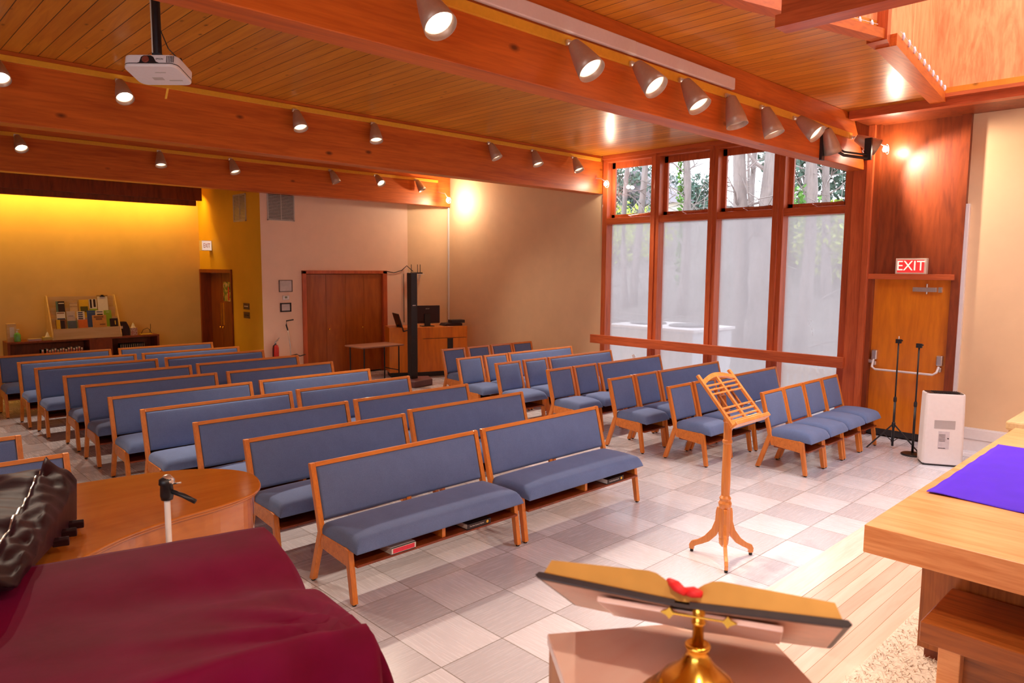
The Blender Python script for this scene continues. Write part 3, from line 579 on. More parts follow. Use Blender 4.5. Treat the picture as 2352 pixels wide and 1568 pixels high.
for s in (-1, 1):
    bm = new(); prism(bm, [(s*.012, -.014), (s*.27, -.004), (s*.277, .002), (s*.27, .009), (s*.012, -.002)], -.33, .004, YP); obj('cover', bm, M['leather'], bb, bev=.002)
    bm = new(); prism(bm, [(s*.02, -.0150), (s*.262, -.0055), (s*.262, -.0024), (s*.02, -.0120)], -.322, -.006, YP); obj('cover_lit_back', bm, M['coverback_lit'], bb)  # outer face of the cover, the pinkish light on it painted in
    bm = new(); top = [(s*(.004+.246*i/16), .004+.040*min(1, math.sin(min(PI/2, PI*i/8)))*(1-.25*i/16)) for i in range(17)]
    prism(bm, [(s*.012, -.003)]+[(a_, max(b_, 0)) for a_, b_ in top]+[(s*.262, .0075)], -.322, -.002, YP); obj('page_block', bm, M['gilt'], bb, False)
bm = new(); tube(bm, [(.028, -.01, .030), (.012, .007, .020), (-.006, .010, .010)], [.006, .010, .006], 8); tube(bm, [(.004, -.01, .016), (-.018, .009, .014), (-.034, .012, .012)], [.006, .010, .006], 8); obj('ribbon', bm, M['ribbon'], bb, True)
bm = new(); prism(bm, [(-.03, -.003), (.03, -.003), (.01, .012), (-.01, .012)], -.32, -.004, YP); obj('gutter_pages', bm, M['gilt'], bb)
bm = new(); prism(bm, [(-.014, -.014), (.014, -.014), (.014, -.008), (-.014, -.008)], -.33, .004, YP); obj('spine', bm, M['leather'], bb)
# ------------------------------------------------------------ altar, cloth, kneeler, rug
al = thing('altar_table', 'long thick topped oak altar table on the platform at right', 'table', (5.23, .67, .15))
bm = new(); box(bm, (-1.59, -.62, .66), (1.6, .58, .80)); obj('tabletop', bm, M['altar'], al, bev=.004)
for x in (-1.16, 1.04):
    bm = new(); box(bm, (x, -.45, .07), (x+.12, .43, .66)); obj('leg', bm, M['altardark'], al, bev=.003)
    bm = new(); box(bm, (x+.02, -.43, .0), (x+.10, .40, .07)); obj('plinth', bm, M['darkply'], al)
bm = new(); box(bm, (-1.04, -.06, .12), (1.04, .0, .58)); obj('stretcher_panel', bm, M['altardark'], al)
bm = new(); NX, NY = 40, 26; g = []
for j in range(NY+1):
    r_ = []
    for i in range(NX+1):
        u, v = i/NX, j/NY; x = 4.42+1.62*u+.012*math.sin(v*9)*(1 if u in (0, 1) else .3); y = .06+1.14*v
        z = .953+.0025*math.sin(x*23+y*5)*math.sin(y*17)+(.006*max(0, math.sin(v*14+1))*(1-u)**8)
        r_.append(bm.verts.new((x, y, z)))
    g.append(r_)
for j in range(NY):
    for i in range(NX): bm.faces.new((g[j][i], g[j][i+1], g[j+1][i+1], g[j+1][i]))
o = obj('altar_cloth', bm, M['purple'], None, True); so = o.modifiers.new('thick', 'SOLIDIFY'); so.thickness = .003; so.offset = 1; tag(o, 'bright violet cloth lying across the middle of the altar table', 'cloth')
kn = thing('kneeling_bench', 'low dark oak bench tucked under the near end of the altar', 'bench', (3.77, .25, .15))
bm = new(); box(bm, (-.23, -.8, .35), (.27, .70, .45)); obj('seat', bm, M['stool'], kn, bev=.006)
for x in (-.19, .15):
    for y in (-.7, .54): bm = new(); box(bm, (x, y, 0), (x+.07, y+.09, .35)); obj('leg', bm, M['altar'], kn, bev=.004)
bm = new(); box(bm, (-.12, -.62, .1), (.15, .56, .30)); obj('apron', bm, M['stool'], kn)
bm = new(); box(bm, (3.0, -1.4, .1525), (6.6, 1.27, .165)); o = obj('rug', bm, M['rug'], bev=.004); tag(o, 'pale shaggy rug under the altar table', 'rug')
dm = o.modifiers.new('sub', 'SUBSURF'); o.modifiers.remove(dm)
random.seed(3)
bm = new()
for i in range(2600):
    x, y = 3.0+random.random()*1.5, .3+random.random()*.96; a = random.random()*6.28; l_ = .02+random.random()*.02
    p = Vector((x, y, .164)); q = p+Vector((math.cos(a)*l_, math.sin(a)*l_*.7, .010+random.random()*.012)); s_ = Vector((-math.sin(a), math.cos(a), 0))*.003
    bm.faces.new([bm.verts.new(t_) for t_ in (p-s_, p+s_, q+s_*.5, q-s_*.5)])
pile = obj('rug_pile', bm, M['rug'], o); pile['kind'] = 'stuff'
sb = thing('side_bench', 'cream wooden bench against the right wall beyond the altar', 'bench', (9.2, 1.35, .15))
bm = new(); box(bm, (-.75, -.55, .47), (.3, .28, .56)); obj('top', bm, M['creamwood'], sb, bev=.02)
for x in (-.70, .20):
    for y in (-.5, .18): bm = new(); box(bm, (x, y, 0), (x+.08, y+.08, .47)); obj('leg', bm, M['creamwood'], sb, bev=.006)
# ------------------------------------------------------------ air purifier, mic stands
ap = thing('air_purifier', 'tall white air purifier standing beside the exit door', 'air purifier', (9.10, 2.36, 0), math.radians(-61))
def rrect(w_, d_, r_, n=6):
    out = []
    for cx2, cy2, a0 in ((w_/2-r_, d_/2-r_, 0), (-w_/2+r_, d_/2-r_, 90), (-w_/2+r_, -d_/2+r_, 180), (w_/2-r_, -d_/2+r_, 270)):
        for k in range(n+1): a = math.radians(a0+90*k/n); out.append((cx2+r_*math.cos(a), cy2+r_*math.sin(a)))
    return out
bm = new(); rr = rrect(.41, .24, .035); rings = []
for z, s in ((.02, .95), (.03, 1.0), (.12, 1.01), (.60, .98), (.602, .977), (.604, .98), (.81, .96), (.822, .94)): rings.append([bm.verts.new((x*s, y*s, z)) for x, y in rr])
n = len(rr)
for i in range(len(rings)-1):
    for k in range(n): bm.faces.new((rings[i][k], rings[i][(k+1) % n], rings[i+1][(k+1) % n], rings[i+1][k]))
bm.faces.new(rings[0][::-1]); bm.faces.new(rings[-1]); obj('housing', bm, M['white'], ap)
bm = new(); prism(bm, [(x*.88, y*.86) for x, y in rr], .820, .826, ZP); tp = obj('top_panel', bm, M['darkmetal'], ap)
bm = new()
for k in range(14): x = -.11+k*.019; box(bm, (x, -.075, .825), (x+.006, .075, .834))
obj('louvres', bm, M['black'], tp)
bm = new(); box(bm, (-.19, -.11, 0), (.19, .11, .022)); obj('base', bm, M['black'], ap)
bm = new()
for i in range(20):
    for j in range(9): x, z = -.10+i*.0105, .43+j*.011; box(bm, (x, -.1215, z), (x+.0045, -.117, z+.0045))
vd = obj('intake_dots', bm, M['darkmetal'], ap)
bm = new(); box(bm, (-.055, -.1222, .20), (.055, -.117, .40)); lb = obj('rating_label', bm, plain('label_grey', (.66, .60, .64), .6), ap)
bm = new()
for z in (.36, .345, .33, .315, .30, .285): box(bm, (-.05, -.1232, z), (.015, -.1221, z+.004))
box(bm, (.035, -.1232, .315), (.05, -.1221, .328)); box(bm, (-.05, -.1232, .205), (.02, -.1221, .212)); obj('label_print', bm, M['darkmetal'], lb)
bm = new(); box(bm, (-.03, -.011, 0), (.035, .011, .002), T(-.19, -.09, .83) @ RZ(.3) @ RY(.35)); obj('tape_flag', bm, M['paper'], ap)
def micstand(lbl, x, y, tripod, h):
    t = thing('microphone_stand', lbl, 'microphone stand', (x, y, 0))
    bm = new(); tube(bm, [(0, 0, .03 if tripod else .01), (0, 0, .62)], .014, 10); tube(bm, [(0, 0, .60), (0, 0, h)], .009, 10); lathe(bm, [(.012, .58), (.020, .59), (.020, .63), (.012, .65)], n=12, cap=False); obj('pole', bm, M['black'], t, True)
    bm = new(); box(bm, (-.02, -.03, h-.05), (.02, .03, h)); tube(bm, [(0, .02, h-.02), (0, -.045, h-.015)], .008, 6); obj('clutch', bm, M['black'], t)
    if tripod:
        bm = new(); tube(bm, [(0, 0, h), (0, 0, h+.035)], .006, 8); obj('tip', bm, M['white'], t)
        bm = new(); lathe(bm, [(.018, .26), (.022, .28), (.022, .32), (.016, .33)], n=12); obj('hub', bm, M['black'], t)
        for a in (math.radians(137), math.radians(-100), math.radians(20)):
            bm = new(); tube(bm, [(0, 0, .31), (math.cos(a)*.32, math.sin(a)*.32, .012)], .009, 8); tube(bm, [(0, 0, .08), (math.cos(a)*.13, math.sin(a)*.13, .20)], .005, 6); obj('leg', bm, M['black'], t)
    else:
        bm = new(); lathe(bm, [(.125, 0), (.125, .012), (.11, .02), (.03, .028), (.0, .03)], n=28); obj('base', bm, M['darkmetal'], t)
micstand('black tripod microphone stand before the exit door', 9.47, 2.98, True, 1.36)
micstand('black microphone stand with round base before the exit door', 9.30, 2.70, False, 1.34)
# ------------------------------------------------------------ grand piano, cover, draped console, boom stand
gp = thing('grand_piano', 'mahogany grand piano with its glossy lid closed', 'piano', (.8, 3.9, 0))
def smooth_closed(pts, n=6):
    out = []; N = len(pts)
    for i in range(N):
        p0, p1, p2, p3 = (Vector(pts[(i+k-1) % N]) for k in range(4))
        for s in range(n):
            t_ = s/n; out.append(.5*((2*p1)+(-p0+p2)*t_+(2*p0-5*p1+4*p2-p3)*t_*t_+(-p0+3*p1-3*p2+p3)*t_**3))
    return [(v.x, v.y) for v in out]
lid = [(-.25, 4.50), (.4, 4.475), (.98, 4.43), (1.35, 4.37), (1.60, 4.24), (1.73, 4.05), (1.73, 3.85), (1.63, 3.64), (1.42, 3.54), (1.15, 3.49), (.94, 3.42), (.75, 3.30), (.58, 3.17), (.3, 3.08), (-.25, 3.07)]
sm = smooth_closed([(x-.8, y-3.9) for x, y in lid])
def shrink(p, s): return [(x*s+.0, y*s) for x, y in p]
bm = new(); prism(bm, sm[::-1], .985, 1.0, ZP); ld = obj('lid', bm, M['piano'], gp, bev=.006)
bm = new(); prism(bm, shrink(sm, .985)[::-1], .972, .985, ZP); obj('lid_moulding', bm, M['piano'], ld, bev=.004)
bm = new(); prism(bm, shrink(sm, .955)[::-1], .66, .972, ZP); rim = obj('case', bm, M['piano'], gp, bev=.004)
bm = new(); prism(bm, shrink(sm, .962)[::-1], .66, .70, ZP); obj('case_moulding', bm, M['piano'], rim, bev=.004)
for x, y in ((.70, .05), (-.85, .40), (-.85, -.62)): bm = new(); lathe(bm, [(.035, .0), (.04, .08), (.05, .12), (.04, .16), (.075, .60), (.08, .66)], T(x, y, 0), 8); obj('leg', bm, M['piano'], gp)
# padded cover lying over the keyboard end
def lerp3(a, b, t): return Vector(a).lerp(Vector(b), t)
bm = new(); NS = 44; keys = [((.808, 3.778, 1.005), (.40, 2.80, 1.12)), ((.822, 3.80, 1.18), (.40, 2.72, 1.155)), ((.775, 3.87, 1.235), (.37, 2.68, 1.185)), ((.722, 3.89, 1.265), (.315, 2.66, 1.205)), ((.70, 3.90, 1.235), (.29, 2.68, 1.195)),
        ((.567, 4.06, 1.215), (.10, 2.80, 1.19)), ((.30, 4.32, 1.16), (-.3, 3.0, 1.17)), ((.22, 4.40, 1.005), (-.4, 3.1, 1.12))]
sub = 6; rings = []; zp = []
for k in range(NS+1):
    q = k/NS; base_ = [lerp3(a, b, q) for a, b in keys]; ring = []
    pk = math.exp(-(q/.10)**2)
    base_[3].z += .035*pk; base_[2].z += .012*pk
    for m2 in range(len(base_)-1):
        for t2 in range(sub):
            t3 = t2/sub; p = base_[m2].lerp(base_[m2+1], t3); fm = m2+t3
            inner = min(1, max(0, min(fm, 7-fm)))
            p.z += inner*(.012*math.sin(PI*t3)*(m2 in (1, 4, 5))+.010*math.sin(26*q+2.2*fm+2*math.sin(9*q))+.006*math.sin(61*q-3*fm))
            ring.append(bm.verts.new(p))
    ring.append(bm.verts.new(base_[-1])); rings.append(ring)
    if 0 < k < NS: zp.append(ring[sub*4].co+Vector((0, 0, .004)))
for k in range(NS):
    for m2 in range(len(rings[0])-1): bm.faces.new((rings[k][m2], rings[k][m2+1], rings[k+1][m2+1], rings[k+1][m2]))
    bm.faces.new((rings[k][-1], rings[k][0], rings[k+1][0], rings[k+1][-1]))
bm.faces.new(rings[0][::-1]); bm.faces.new(rings[-1])
cvr = obj('padded_cover', bm, M['quilt'], None, True); tag(cvr, 'black padded cover with a long zip lying over the keyboard end of the piano', 'cover')
bm = new(); tube(bm, zp, .004, 6); obj('zip', bm, M['steel'], cvr)
for q in (.16, .30, .44):
    bm = new(); p = lerp3((.815, 3.77, 1.03), (.40, 2.80, 1.13), q); box(bm, (-.01, -.012, -.03), (.05, .012, .004), T(p.x, p.y, p.z) @ RZ(-.3) @ RX(.4)); obj('tie', bm, M['quilt'], cvr, bev=.004)
# maroon draped console
bm = new(); NU, NV = 96, 96; DR = .95
BL, BR, FR, FL = Vector((-.35, 3.20)), Vector((1.28, 2.82)), Vector((1.14, 1.82)), Vector((-.45, 2.06))
Lu, Lv = 1.63, 1.02; g = []
def top_h(u, v):
    z = 1.10+.012*math.cos(v*6)
    z -= .075*math.exp(-((v-.42)/.13)**2)*(u**3)           # sag at the right edge
    dx, dy = (1-u)*Lu, (1-v)*Lv; r_ = math.hypot(dx, dy); a = math.atan2(dy, dx+1e-6)
    z += .013*math.sin(a*15+.6)*math.exp(-((r_-.25)/.32)**2)+.006*math.sin(a*31)*math.exp(-r_*2.2)
    return z
for j in range(NV+1):
    r_ = []
    for i in range(NU+1):
        U, V = i/NU*(Lu+DR), j/NV*(Lv+DR+.0)
        u, v = min(1, U/Lu), min(1, V/Lv); a, b = max(0, U-Lu), max(0, V-Lv)
        p = (BL*(1-u)+BR*u)*(1-v)+(FL*(1-u)+FR*u)*v; z = top_h(u, v)
        over = math.hypot(a, b) if (a and b) else a+b
        if over > 0:
            ux, vy = Vector((1, -.16)), Vector((-.12, -1)); dirn = (ux*(a > 0)*(a/(over)) + vy*(b > 0)*(b/over)).normalized()
            sc = (V if a > b else U)
            fold = .035*math.sin(sc*19+2*math.sin(sc*5))*min(1, over*3)
            p = p+dirn*(.05*(1-math.exp(-over*9))+.07*over+fold)
            z = z-over*.985+.04*(1-math.exp(-over*14))
            z = max(z, .155+.0*over)
        r_.append(bm.verts.new((p.x, p.y, z)))
    g.append(r_)
for j in range(NV):
    for i in range(NU): bm.faces.new((g[j][i], g[j][i+1], g[j+1][i+1], g[j+1][i]))
o = obj('draped_cloth', bm, M['maroon'], None, True); so = o.modifiers.new('thick', 'SOLIDIFY'); so.thickness = .004; tag(o, 'deep maroon cloth draped over a console in the left foreground', 'cloth')
cs = thing('console', 'wooden console hidden beneath the maroon cloth', 'console', (.35, 2.45, 0))
bm = new(); prism(bm, [((BL.x*.97)-.33, BL.y-.04-2.45), (BR.x-.05-.35, BR.y-.05-2.45), (FR.x-.05-.35, FR.y+.27-2.45), (FL.x+.02-.35, FL.y+.05-2.45)][::-1], .01, 1.0, ZP); obj('cabinet', bm, M['console'], cs)
bst = thing('boom_stand', 'silver pole with black clamp head standing between piano and maroon cloth', 'stand', (1.05, 3.27, 0))
bm = new(); tube(bm, [(0, 0, .02), (0, 0, 1.20)], .013, 12); obj('pole', bm, M['white'], bst, True)
bm = new(); lathe(bm, [(.024, 1.17), (.028, 1.19), (.026, 1.235), (.032, 1.24), (.030, 1.262), (.012, 1.275), (0, 1.276)], n=16); tube(bm, [(.0, 0, 1.215), (.05, -.06, 1.19), (.085, -.10, 1.165)], [.010, .011, .011], 8); obj('clamp_head', bm, M['black'], bst, True)
bm = new(); lathe(bm, [(.030, 1.243), (.031, 1.258), (.014, 1.279), (0, 1.281)], T(.004, 0, 0), 16, cap=False); tube(bm, [(.03, 0, 1.235), (.055, -.02, 1.24)], .004, 6); obj('cap', bm, M['steel'], bst, True)
bm = new(); lathe(bm, [(.14, 0), (.14, .012), (.02, .025), (.0, .026)], n=24); obj('base', bm, M['darkmetal'], bst)
# ------------------------------------------------------------ projector
pj = thing('projector', 'white projector hanging from the ceiling on a black pole', 'projector', (1.52, 4.56, 3.30), math.radians(-44)); pj.scale = (.78, .78, .78)
bm = new(); prism(bm, rrect(.40, .30, .06), .0, .09, ZP); obj('body', bm, M['white'], pj, bev=.008)
bm = new(); prism(bm, [(x*1.003, y*1.003) for x, y in rrect(.40, .30, .06)], .020, .026, ZP); obj('seam', bm, M['black'], pj)
bm = new(); prism(bm, [(-.10, .02), (-.07, .03), (-.06, .07), (-.04, .082), (.01, .082), (.03, .07), (.05, .035), (.08, .022)], -.153, -.148, YP); lr = obj('lens_recess', bm, M['black'], pj)
bm = new(); lathe(bm, [(.026, 0), (.026, .008), (.02, .010), (0, .004)], aim((-.025, -.15, .052), (0, -1, 0)), 20); obj('lens', bm, plain('lens_glass', (.25, .06, .04), .08), lr, True)
bm = new()
for i in range(5):
    for j in range(5): box(bm, (.125+i*.012, -.1525, .030+j*.010), (.132+i*.012, -.149, .036+j*.010))
obj('vent_slots', bm, M['black'], pj)
text('maker_mark', 'EPSON', .018, T(.075, -.1515, .055) @ FACE_NY, M['darkmetal'], pj, .0004)
bm = new(); box(bm, (-.06, .02, -.002), (.02, .06, .001)); box(bm, (.0, -.06, -.0015), (.08, -.05, .001)); box(bm, (.05, .06, -.0015), (.15, .075, .001)); obj('underside_labels', bm, M['tile_w'], pj)
bm = new(); tube(bm, [(0, 0, .13), (0, 0, 1.088)], .030, 12); tube(bm, [(-.15, .05, .09), (-.15, .05, .12), (0, 0, .14), (.16, .03, .13), (.17, .03, .09)], .010, 6); tube(bm, [(0, 0, .14), (.03, -.1, .09)], .01, 6); tube(bm, [(.0, 0, .4), (.08, .0, .2), (.15, .04, .12)], .004, 5); box(bm, (-.03, -.03, .09), (.03, .03, .16)); obj('ceiling_pole', bm, M['black'], pj)
bm = new(); tube(bm, [(-.036, 0, .15), (-.036, 0, 1.088)], .008, 6); obj('cable', bm, M['cream'], pj)
bm = new(); box(bm, (-.008, .148, -.09), (.008, .151, .004), RX(-.2)); obj('yellow_strap', bm, M['yellowtrack'], pj)
for ch in pj.children:
    if ch.name.split('.')[0] not in ('ceiling_pole', 'cable'): ch.rotation_euler = (-.22, 0, 0)
# ------------------------------------------------------------ back wall furniture
cr_ = thing('bookcase', 'long low dark bookcase along the yellow back wall', 'bookcase', (3.62, 15.45, 0))
bm = new(); box(bm, (-1.27, -.19, .78), (1.27, .26, .815)); box(bm, (-1.27, -.18, 0), (-1.23, .26, .78)); box(bm, (1.23, -.18, 0), (1.27, .26, .78)); box(bm, (.02, -.18, 0), (.08, .26, .78)); box(bm, (.08, -.16, .0), (.42, -.14, .78)); box(bm, (-1.27, -.18, 0), (1.27, .26, .06)); box(bm, (-1.23, .24, .0), (1.23, .26, .78)); obj('carcass', bm, M['darkply'], cr_, bev=.004)
bm = new(); box(bm, (-1.23, -.17, .42), (.02, .24, .445)); obj('shelf', bm, M['darkply'], cr_)
bm = new(); box(bm, (.42, -.17, .42), (1.23, .24, .445)); obj('shelf', bm, M['darkply'], cr_)
red_m = plain('hymnal_red', (.50, .05, .05), .5); wht = M['paper']
def book_on(x, y, z, w_, h, d_, m_, lbl, grp, stripe=None):
    b = thing('book', lbl, 'book', (x, y, z), 0, grp)
    bm = new(); box(bm, (0, .003, .003), (w_, d_, h-.003)); obj('pages', bm, wht, b)
    bm = new(); box(bm, (0, 0, 0), (w_, .004, h)); box(bm, (0, 0, 0), (.004, d_, h)); box(bm, (w_-.004, 0, 0), (w_, d_, h)); obj('cover', bm, m_, b)
    if stripe: bm = new(); box(bm, (w_*.2, -.002, .02), (w_*.8, 0, h-.03)); obj('spine_label', bm, stripe, b)
    return b
x = 2.86
for k in range(15):
    w_ = .040; hh = .20+.012*math.sin(k*2.1)+.012*(k > 8)
    if k == 1: x += .03
    lab = 'red and white hymnal, %s from the left on the bookcase shelf' % ['first', 'second', 'third', 'fourth', 'fifth', 'sixth', 'seventh', 'eighth', 'ninth', 'tenth', 'eleventh', 'twelfth', 'thirteenth', 'fourteenth', 'last'][k]
    book_on(x, 15.28, .445, w_-.003, hh, .15, wht, lab, 'hymnals on the bookcase shelf', red_m); x += w_+.003
x = 4.17
for k in range(12):
    b = thing('book', 'thin dark booklet standing in the right end of the bookcase', 'book', (x+k*.038, 15.28, .445), 0, 'dark booklets in the bookcase')
    bm = new(); box(bm, (0, 0, 0), (.030, .15, .22)); obj('cover', bm, M['black'], b)
    bm = new(); box(bm, (.008, -.002, .04), (.016, 0, .20)); obj('spine_label', bm, M['tile_w'], b)
# literature rack
rk = thing('brochure_rack', 'pale wooden slanted brochure rack standing on the dark bookcase', 'rack', (3.615, 15.42, .815))
for x in (-.58, .56):
    bm = new(); prism(bm, [(-.20, 0), (.26, 0), (.26, .80), (.16, .80), (-.20, .05)], x, x+.022, XP); obj('side_panel', bm, M['creamwood'], rk)
bm = new(); box(bm, (-.56, -.19, 0), (.56, -.175, .20)); obj('front_panel', bm, M['creamwood'], rk)
sl = RX(-math.atan2(.34, .62)); tiers = []
for k in range(3):
    bm = new(); y, z = -.10+k*.105, .20+k*.185; box(bm, (-.56, y, z-.20), (.56, y+.012, z)); box(bm, (-.56, y-.085, z-.20), (.56, y, z-.19)); obj('tier', bm, M['creamwood'], rk); tiers.append((y, z))
bm = new(); box(bm, (-.56, .22, 0), (.56, .24, .78)); obj('back_panel', bm, M['creamwood'], rk)
def bro(name, x, k, w_, h, m_, lbl, extra=None, lift=0, cat='brochure', dy=0):
    y = 15.42+(-.165+k*.105)+dy; z = .815+.012+k*.185+lift
    t = thing(name, lbl, cat, (3.615+x, y, z), 0, 'brochures in the rack')
    R_ = RX(-.16)
    bm = new(); box(bm, (0, 0, 0), (w_, .008, h), R_); obj('cover', bm, m_, t)
    if extra:
        for nm, a, b_, m2 in extra: bm = new(); box(bm, (a[0]*w_, -.002, a[1]*h), (b_[0]*w_, 0, b_[1]*h), R_); obj(nm, bm, m2, t)
    return t
flat = lambda n, c: plain(n, c, .6, var=.12, sc=8)
navy, yel, grn, orn, teal, brown, blk2 = flat('ink_navy', (.03, .05, .12)), flat('cover_yellow', (.80, .50, .02)), flat('cover_green', (.30, .50, .03)), flat('cover_orange', (.75, .18, .03)), flat('cover_teal', (.12, .22, .20)), flat('cover_brown', (.25, .10, .04)), flat('cover_black', (.03, .01, .015))
bro('brochure', -.50, 0, .17, .36, brown, 'brown brochure at the left end of the bottom rack tier', [('oval_picture', (.45, .50), (.85, .95), blk2), ('photo_area', (.05, .45), (.42, 1), yel)])
bro('brochure', -.31, 0, .15, .33, teal, 'teal brochure in the bottom rack tier', [('picture', (.08, .5), (.92, .97), flat('cover_slate', (.10, .13, .18)))])
bro('brochure', -.14, 0, .16, .345, orn, 'plain orange brochure in the bottom rack tier', [('fold_line', (.02, .5), (.04, 1), brown)])
bro('booklet', .10, 0, .24, .42, flat('cover_tan', (.70, .34, .08)), 'tan illustrated booklet with dark lettering in the bottom rack tier', [('lettering', (.12, .88), (.80, .95), brown), ('lettering', (.25, .78), (.70, .86), brown), ('figure', (.50, .55), (.9, .60), brown)], dy=-.01)
bro('brochure', .40, 0, .14, .345, blk2, 'black brochure with a small gold emblem in the bottom rack tier', [('emblem', (.6, .65), (.72, .88), yel)])
bro('brochure', -.46, 1, .14, .31, wht, 'white brochure with a dark lower band in the middle rack tier', [('dark_band', (.05, .45), (.95, .62), navy), ('title', (.06, .90), (.9, .96), brown)])
bro('brochure', -.30, 1, .14, .32, flat('cover_pinkgrey', (.62, .52, .50)), 'plain pale grey brochure in the middle rack tier', [('text_lines', (.2, .7), (.8, .72), navy)])
bro('brochure', -.13, 1, .13, .31, wht, 'white brochure with four dark bars in the middle rack tier', [('bar', (.15, q), (.75, q+.07), navy) for q in (.52, .64, .76, .88)])
bro('brochure', .04, 1, .14, .32, flat('cover_blue', (.05, .10, .32)), 'blue brochure behind the tan booklet in the middle rack tier', [('title', (.1, .85), (.9, .88), teal)])
bro('brochure', .19, 1, .13, .32, wht, 'white brochure with a black picture in the middle rack tier', [('picture', (.15, .4), (.9, .78), blk2), ('title', (.1, .88), (.9, .93), navy)])
bro('brochure', .33, 1, .13, .315, grn, 'bright green brochure in the middle rack tier', [('title', (.3, .88), (.7, .90), wht)])
bro('brochure', -.44, 2, .14, .32, blk2, 'dark brochure with green edge in the top rack tier', [('green_edge', (0, .3), (.22, 1), teal), ('title', (.3, .85), (.95, .9), wht)])
bro('brochure', -.22, 2, .13, .30, flat('cover_cream', (.70, .50, .30)), 'cream printed leaflet in the top rack tier', [('rule', (0, .70), (1, .72), brown), ('rule', (0, .92), (1, .94), brown)])
bro('brochure', -.06, 2, .16, .34, yel, 'yellow brochure with a dark dome shape in the top rack tier', [('dome', (.1, .3), (.9, .62), flat('dome_green', (.10, .09, .01)))])
bro('brochure', .11, 2, .13, .35, wht, 'white brochure with black boots picture in the top rack tier', [('boot', (.1, .50), (.35, .98), blk2), ('boot', (.55, .55), (.85, .98), blk2), ('green_strip', (0, .3), (1, .46), grn)])
cbd = bro('clipboard', .25, 2, .19, .42, flat('board_brown', (.40, .22, .08)), 'clipboard holding white paper in the top tier of the rack', [('sheet', (.03, 0), (.97, .94), wht)], cat='clipboard')
bm = new(); box(bm, (.05, -.012, .385), (.14, 0, .40), RX(-.16)); box(bm, (.07, -.012, .40), (.12, 0, .425), RX(-.16)); obj('clip', bm, M['darkmetal'], cbd)
# small things on the bookcase
def sm_thing(name, lbl, cat, x, y, z=.815): return thing(name, lbl, cat, (x, y, z))
t = sm_thing('box', 'tall white box at the left end of the bookcase', 'box', 2.44, 15.45); bm = new(); box(bm, (-.06, -.05, 0), (.08, .05, .32)); obj('carton', bm, M['creamwood'], t); bm = new(); box(bm, (-.02, -.053, .08), (.05, -.05, .26)); obj('label', bm, wht, t)
t = sm_thing('sanitizer_bottle', 'green pump bottle of hand sanitizer at the left end of the bookcase', 'bottle', 2.52, 15.34)
bm = new(); lathe(bm, [(.05, 0), (.052, .02), (.052, .12), (.035, .155), (.016, .165)], n=16); obj('bottle', bm, plain('green_gel', (.15, .45, .12), .2), t, True)
bm = new(); lathe(bm, [(.016, .165), (.016, .19), (.005, .195), (.005, .215)], n=10); box(bm, (-.012, -.03, .212), (.03, .012, .228)); obj('pump', bm, wht, t)
t = sm_thing('paper_stack', 'small stack of pale papers beside the tissue box', 'papers', 2.78, 15.38); bm = new(); box(bm, (-.10, -.07, 0), (.10, .07, .035)); obj('sheets', bm, flat('lilac_paper', (.50, .38, .36)), t)
def tissue(lbl, x, y, w_, h, m_):
    t = sm_thing('tissue_box', lbl, 'tissue box', x, y); bm = new(); box(bm, (-w_/2, -.06, 0), (w_/2, .06, h)); obj('carton', bm, m_, t, bev=.004)
    bm = new(); lathe(bm, [(.045, h), (.03, h+.03), (.022, h+.06), (.0, h+.10)], n=7); obj('tissue', bm, wht, t)
tissue('low yellow tissue box left of the brochure rack', 2.98, 15.34, .16, .06, flat('box_yellow', (.60, .50, .15)))
tissue('patterned tissue box right of the brochure rack', 4.45, 15.40, .12, .15, picmat('floral', [(.4, (.75, .65, .55)), (.55, (.5, .15, .1)), (.6, (.75, .65, .55))], 22, .5))
t = sm_thing('cash_box', 'black slotted box right of the brochure rack', 'box', 4.29, 15.45); bm = new(); prism(bm, [(-.10, 0), (.09, 0), (.09, .16), (.04, .27), (-.10, .27)], -.06, .10, lambda u, v, h: (u, h, v)); obj('case', bm, blk2, t); bm = new(); box(bm, (-.09, -.065, .14), (-.03, -.06, .19)); obj('label', bm, wht, t)
t = sm_thing('tray', 'shallow yellow tray at the right end of the bookcase', 'tray', 4.68, 15.38); bm = new(); box(bm, (-.12, -.07, 0), (.10, .07, .015)); obj('dish', bm, flat('tray_yellow', (.75, .55, .08)), t)
t = sm_thing('wire_ornament', 'curled dark wire ornament on the yellow tray', 'ornament', 4.70, 15.42, .83); bm = new(); tube(bm, [(-.10, 0, .0), (-.06, 0, .08), (.02, 0, .11), (.07, 0, .06), (.09, 0, .0)], .005, 6); tube(bm, [(.06, 0, .02), (.08, 0, .12), (.08, 0, .19)], .005, 6); obj('wire', bm, M['darkmetal'], t, True)
# wall items
def frame(lbl, x, z, w_, h, m_, bw):
    t = thing('picture_frame', lbl, 'frame', (x, 12.8, z))
    bm = new()
    for a, b_ in (((-w_/2, -.02, -h/2), (w_/2, 0, -h/2+bw)), ((-w_/2, -.02, h/2-bw), (w_/2, 0, h/2)), ((-w_/2, -.02, -h/2), (-w_/2+bw, 0, h/2)), ((w_/2-bw, -.02, -h/2), (w_/2, 0, h/2))): box(bm, a, b_)
    obj('moulding', bm, m_, t)
    bm = new(); box(bm, (-w_/2+bw, -.008, -h/2+bw), (w_/2-bw, -.002, h/2-bw)); pr = obj('print', bm, flat('certificate', (.66, .58, .56)), t)
    bm = new()
    for q in (.25, .12, .0, -.2): box(bm, (-w_*.25, -.0095, h*q), (w_*.25, -.008, h*q+.006))
    obj('print_lines', bm, M['tile_w'], pr)
frame('thin framed certificate above the thermostat', 6.395, 1.82, .27, .225, flat('frame_grey', (.20, .14, .12)), .012)
frame('small black framed photo below the thermostat', 6.385, 1.415, .22, .17, M['black'], .024)
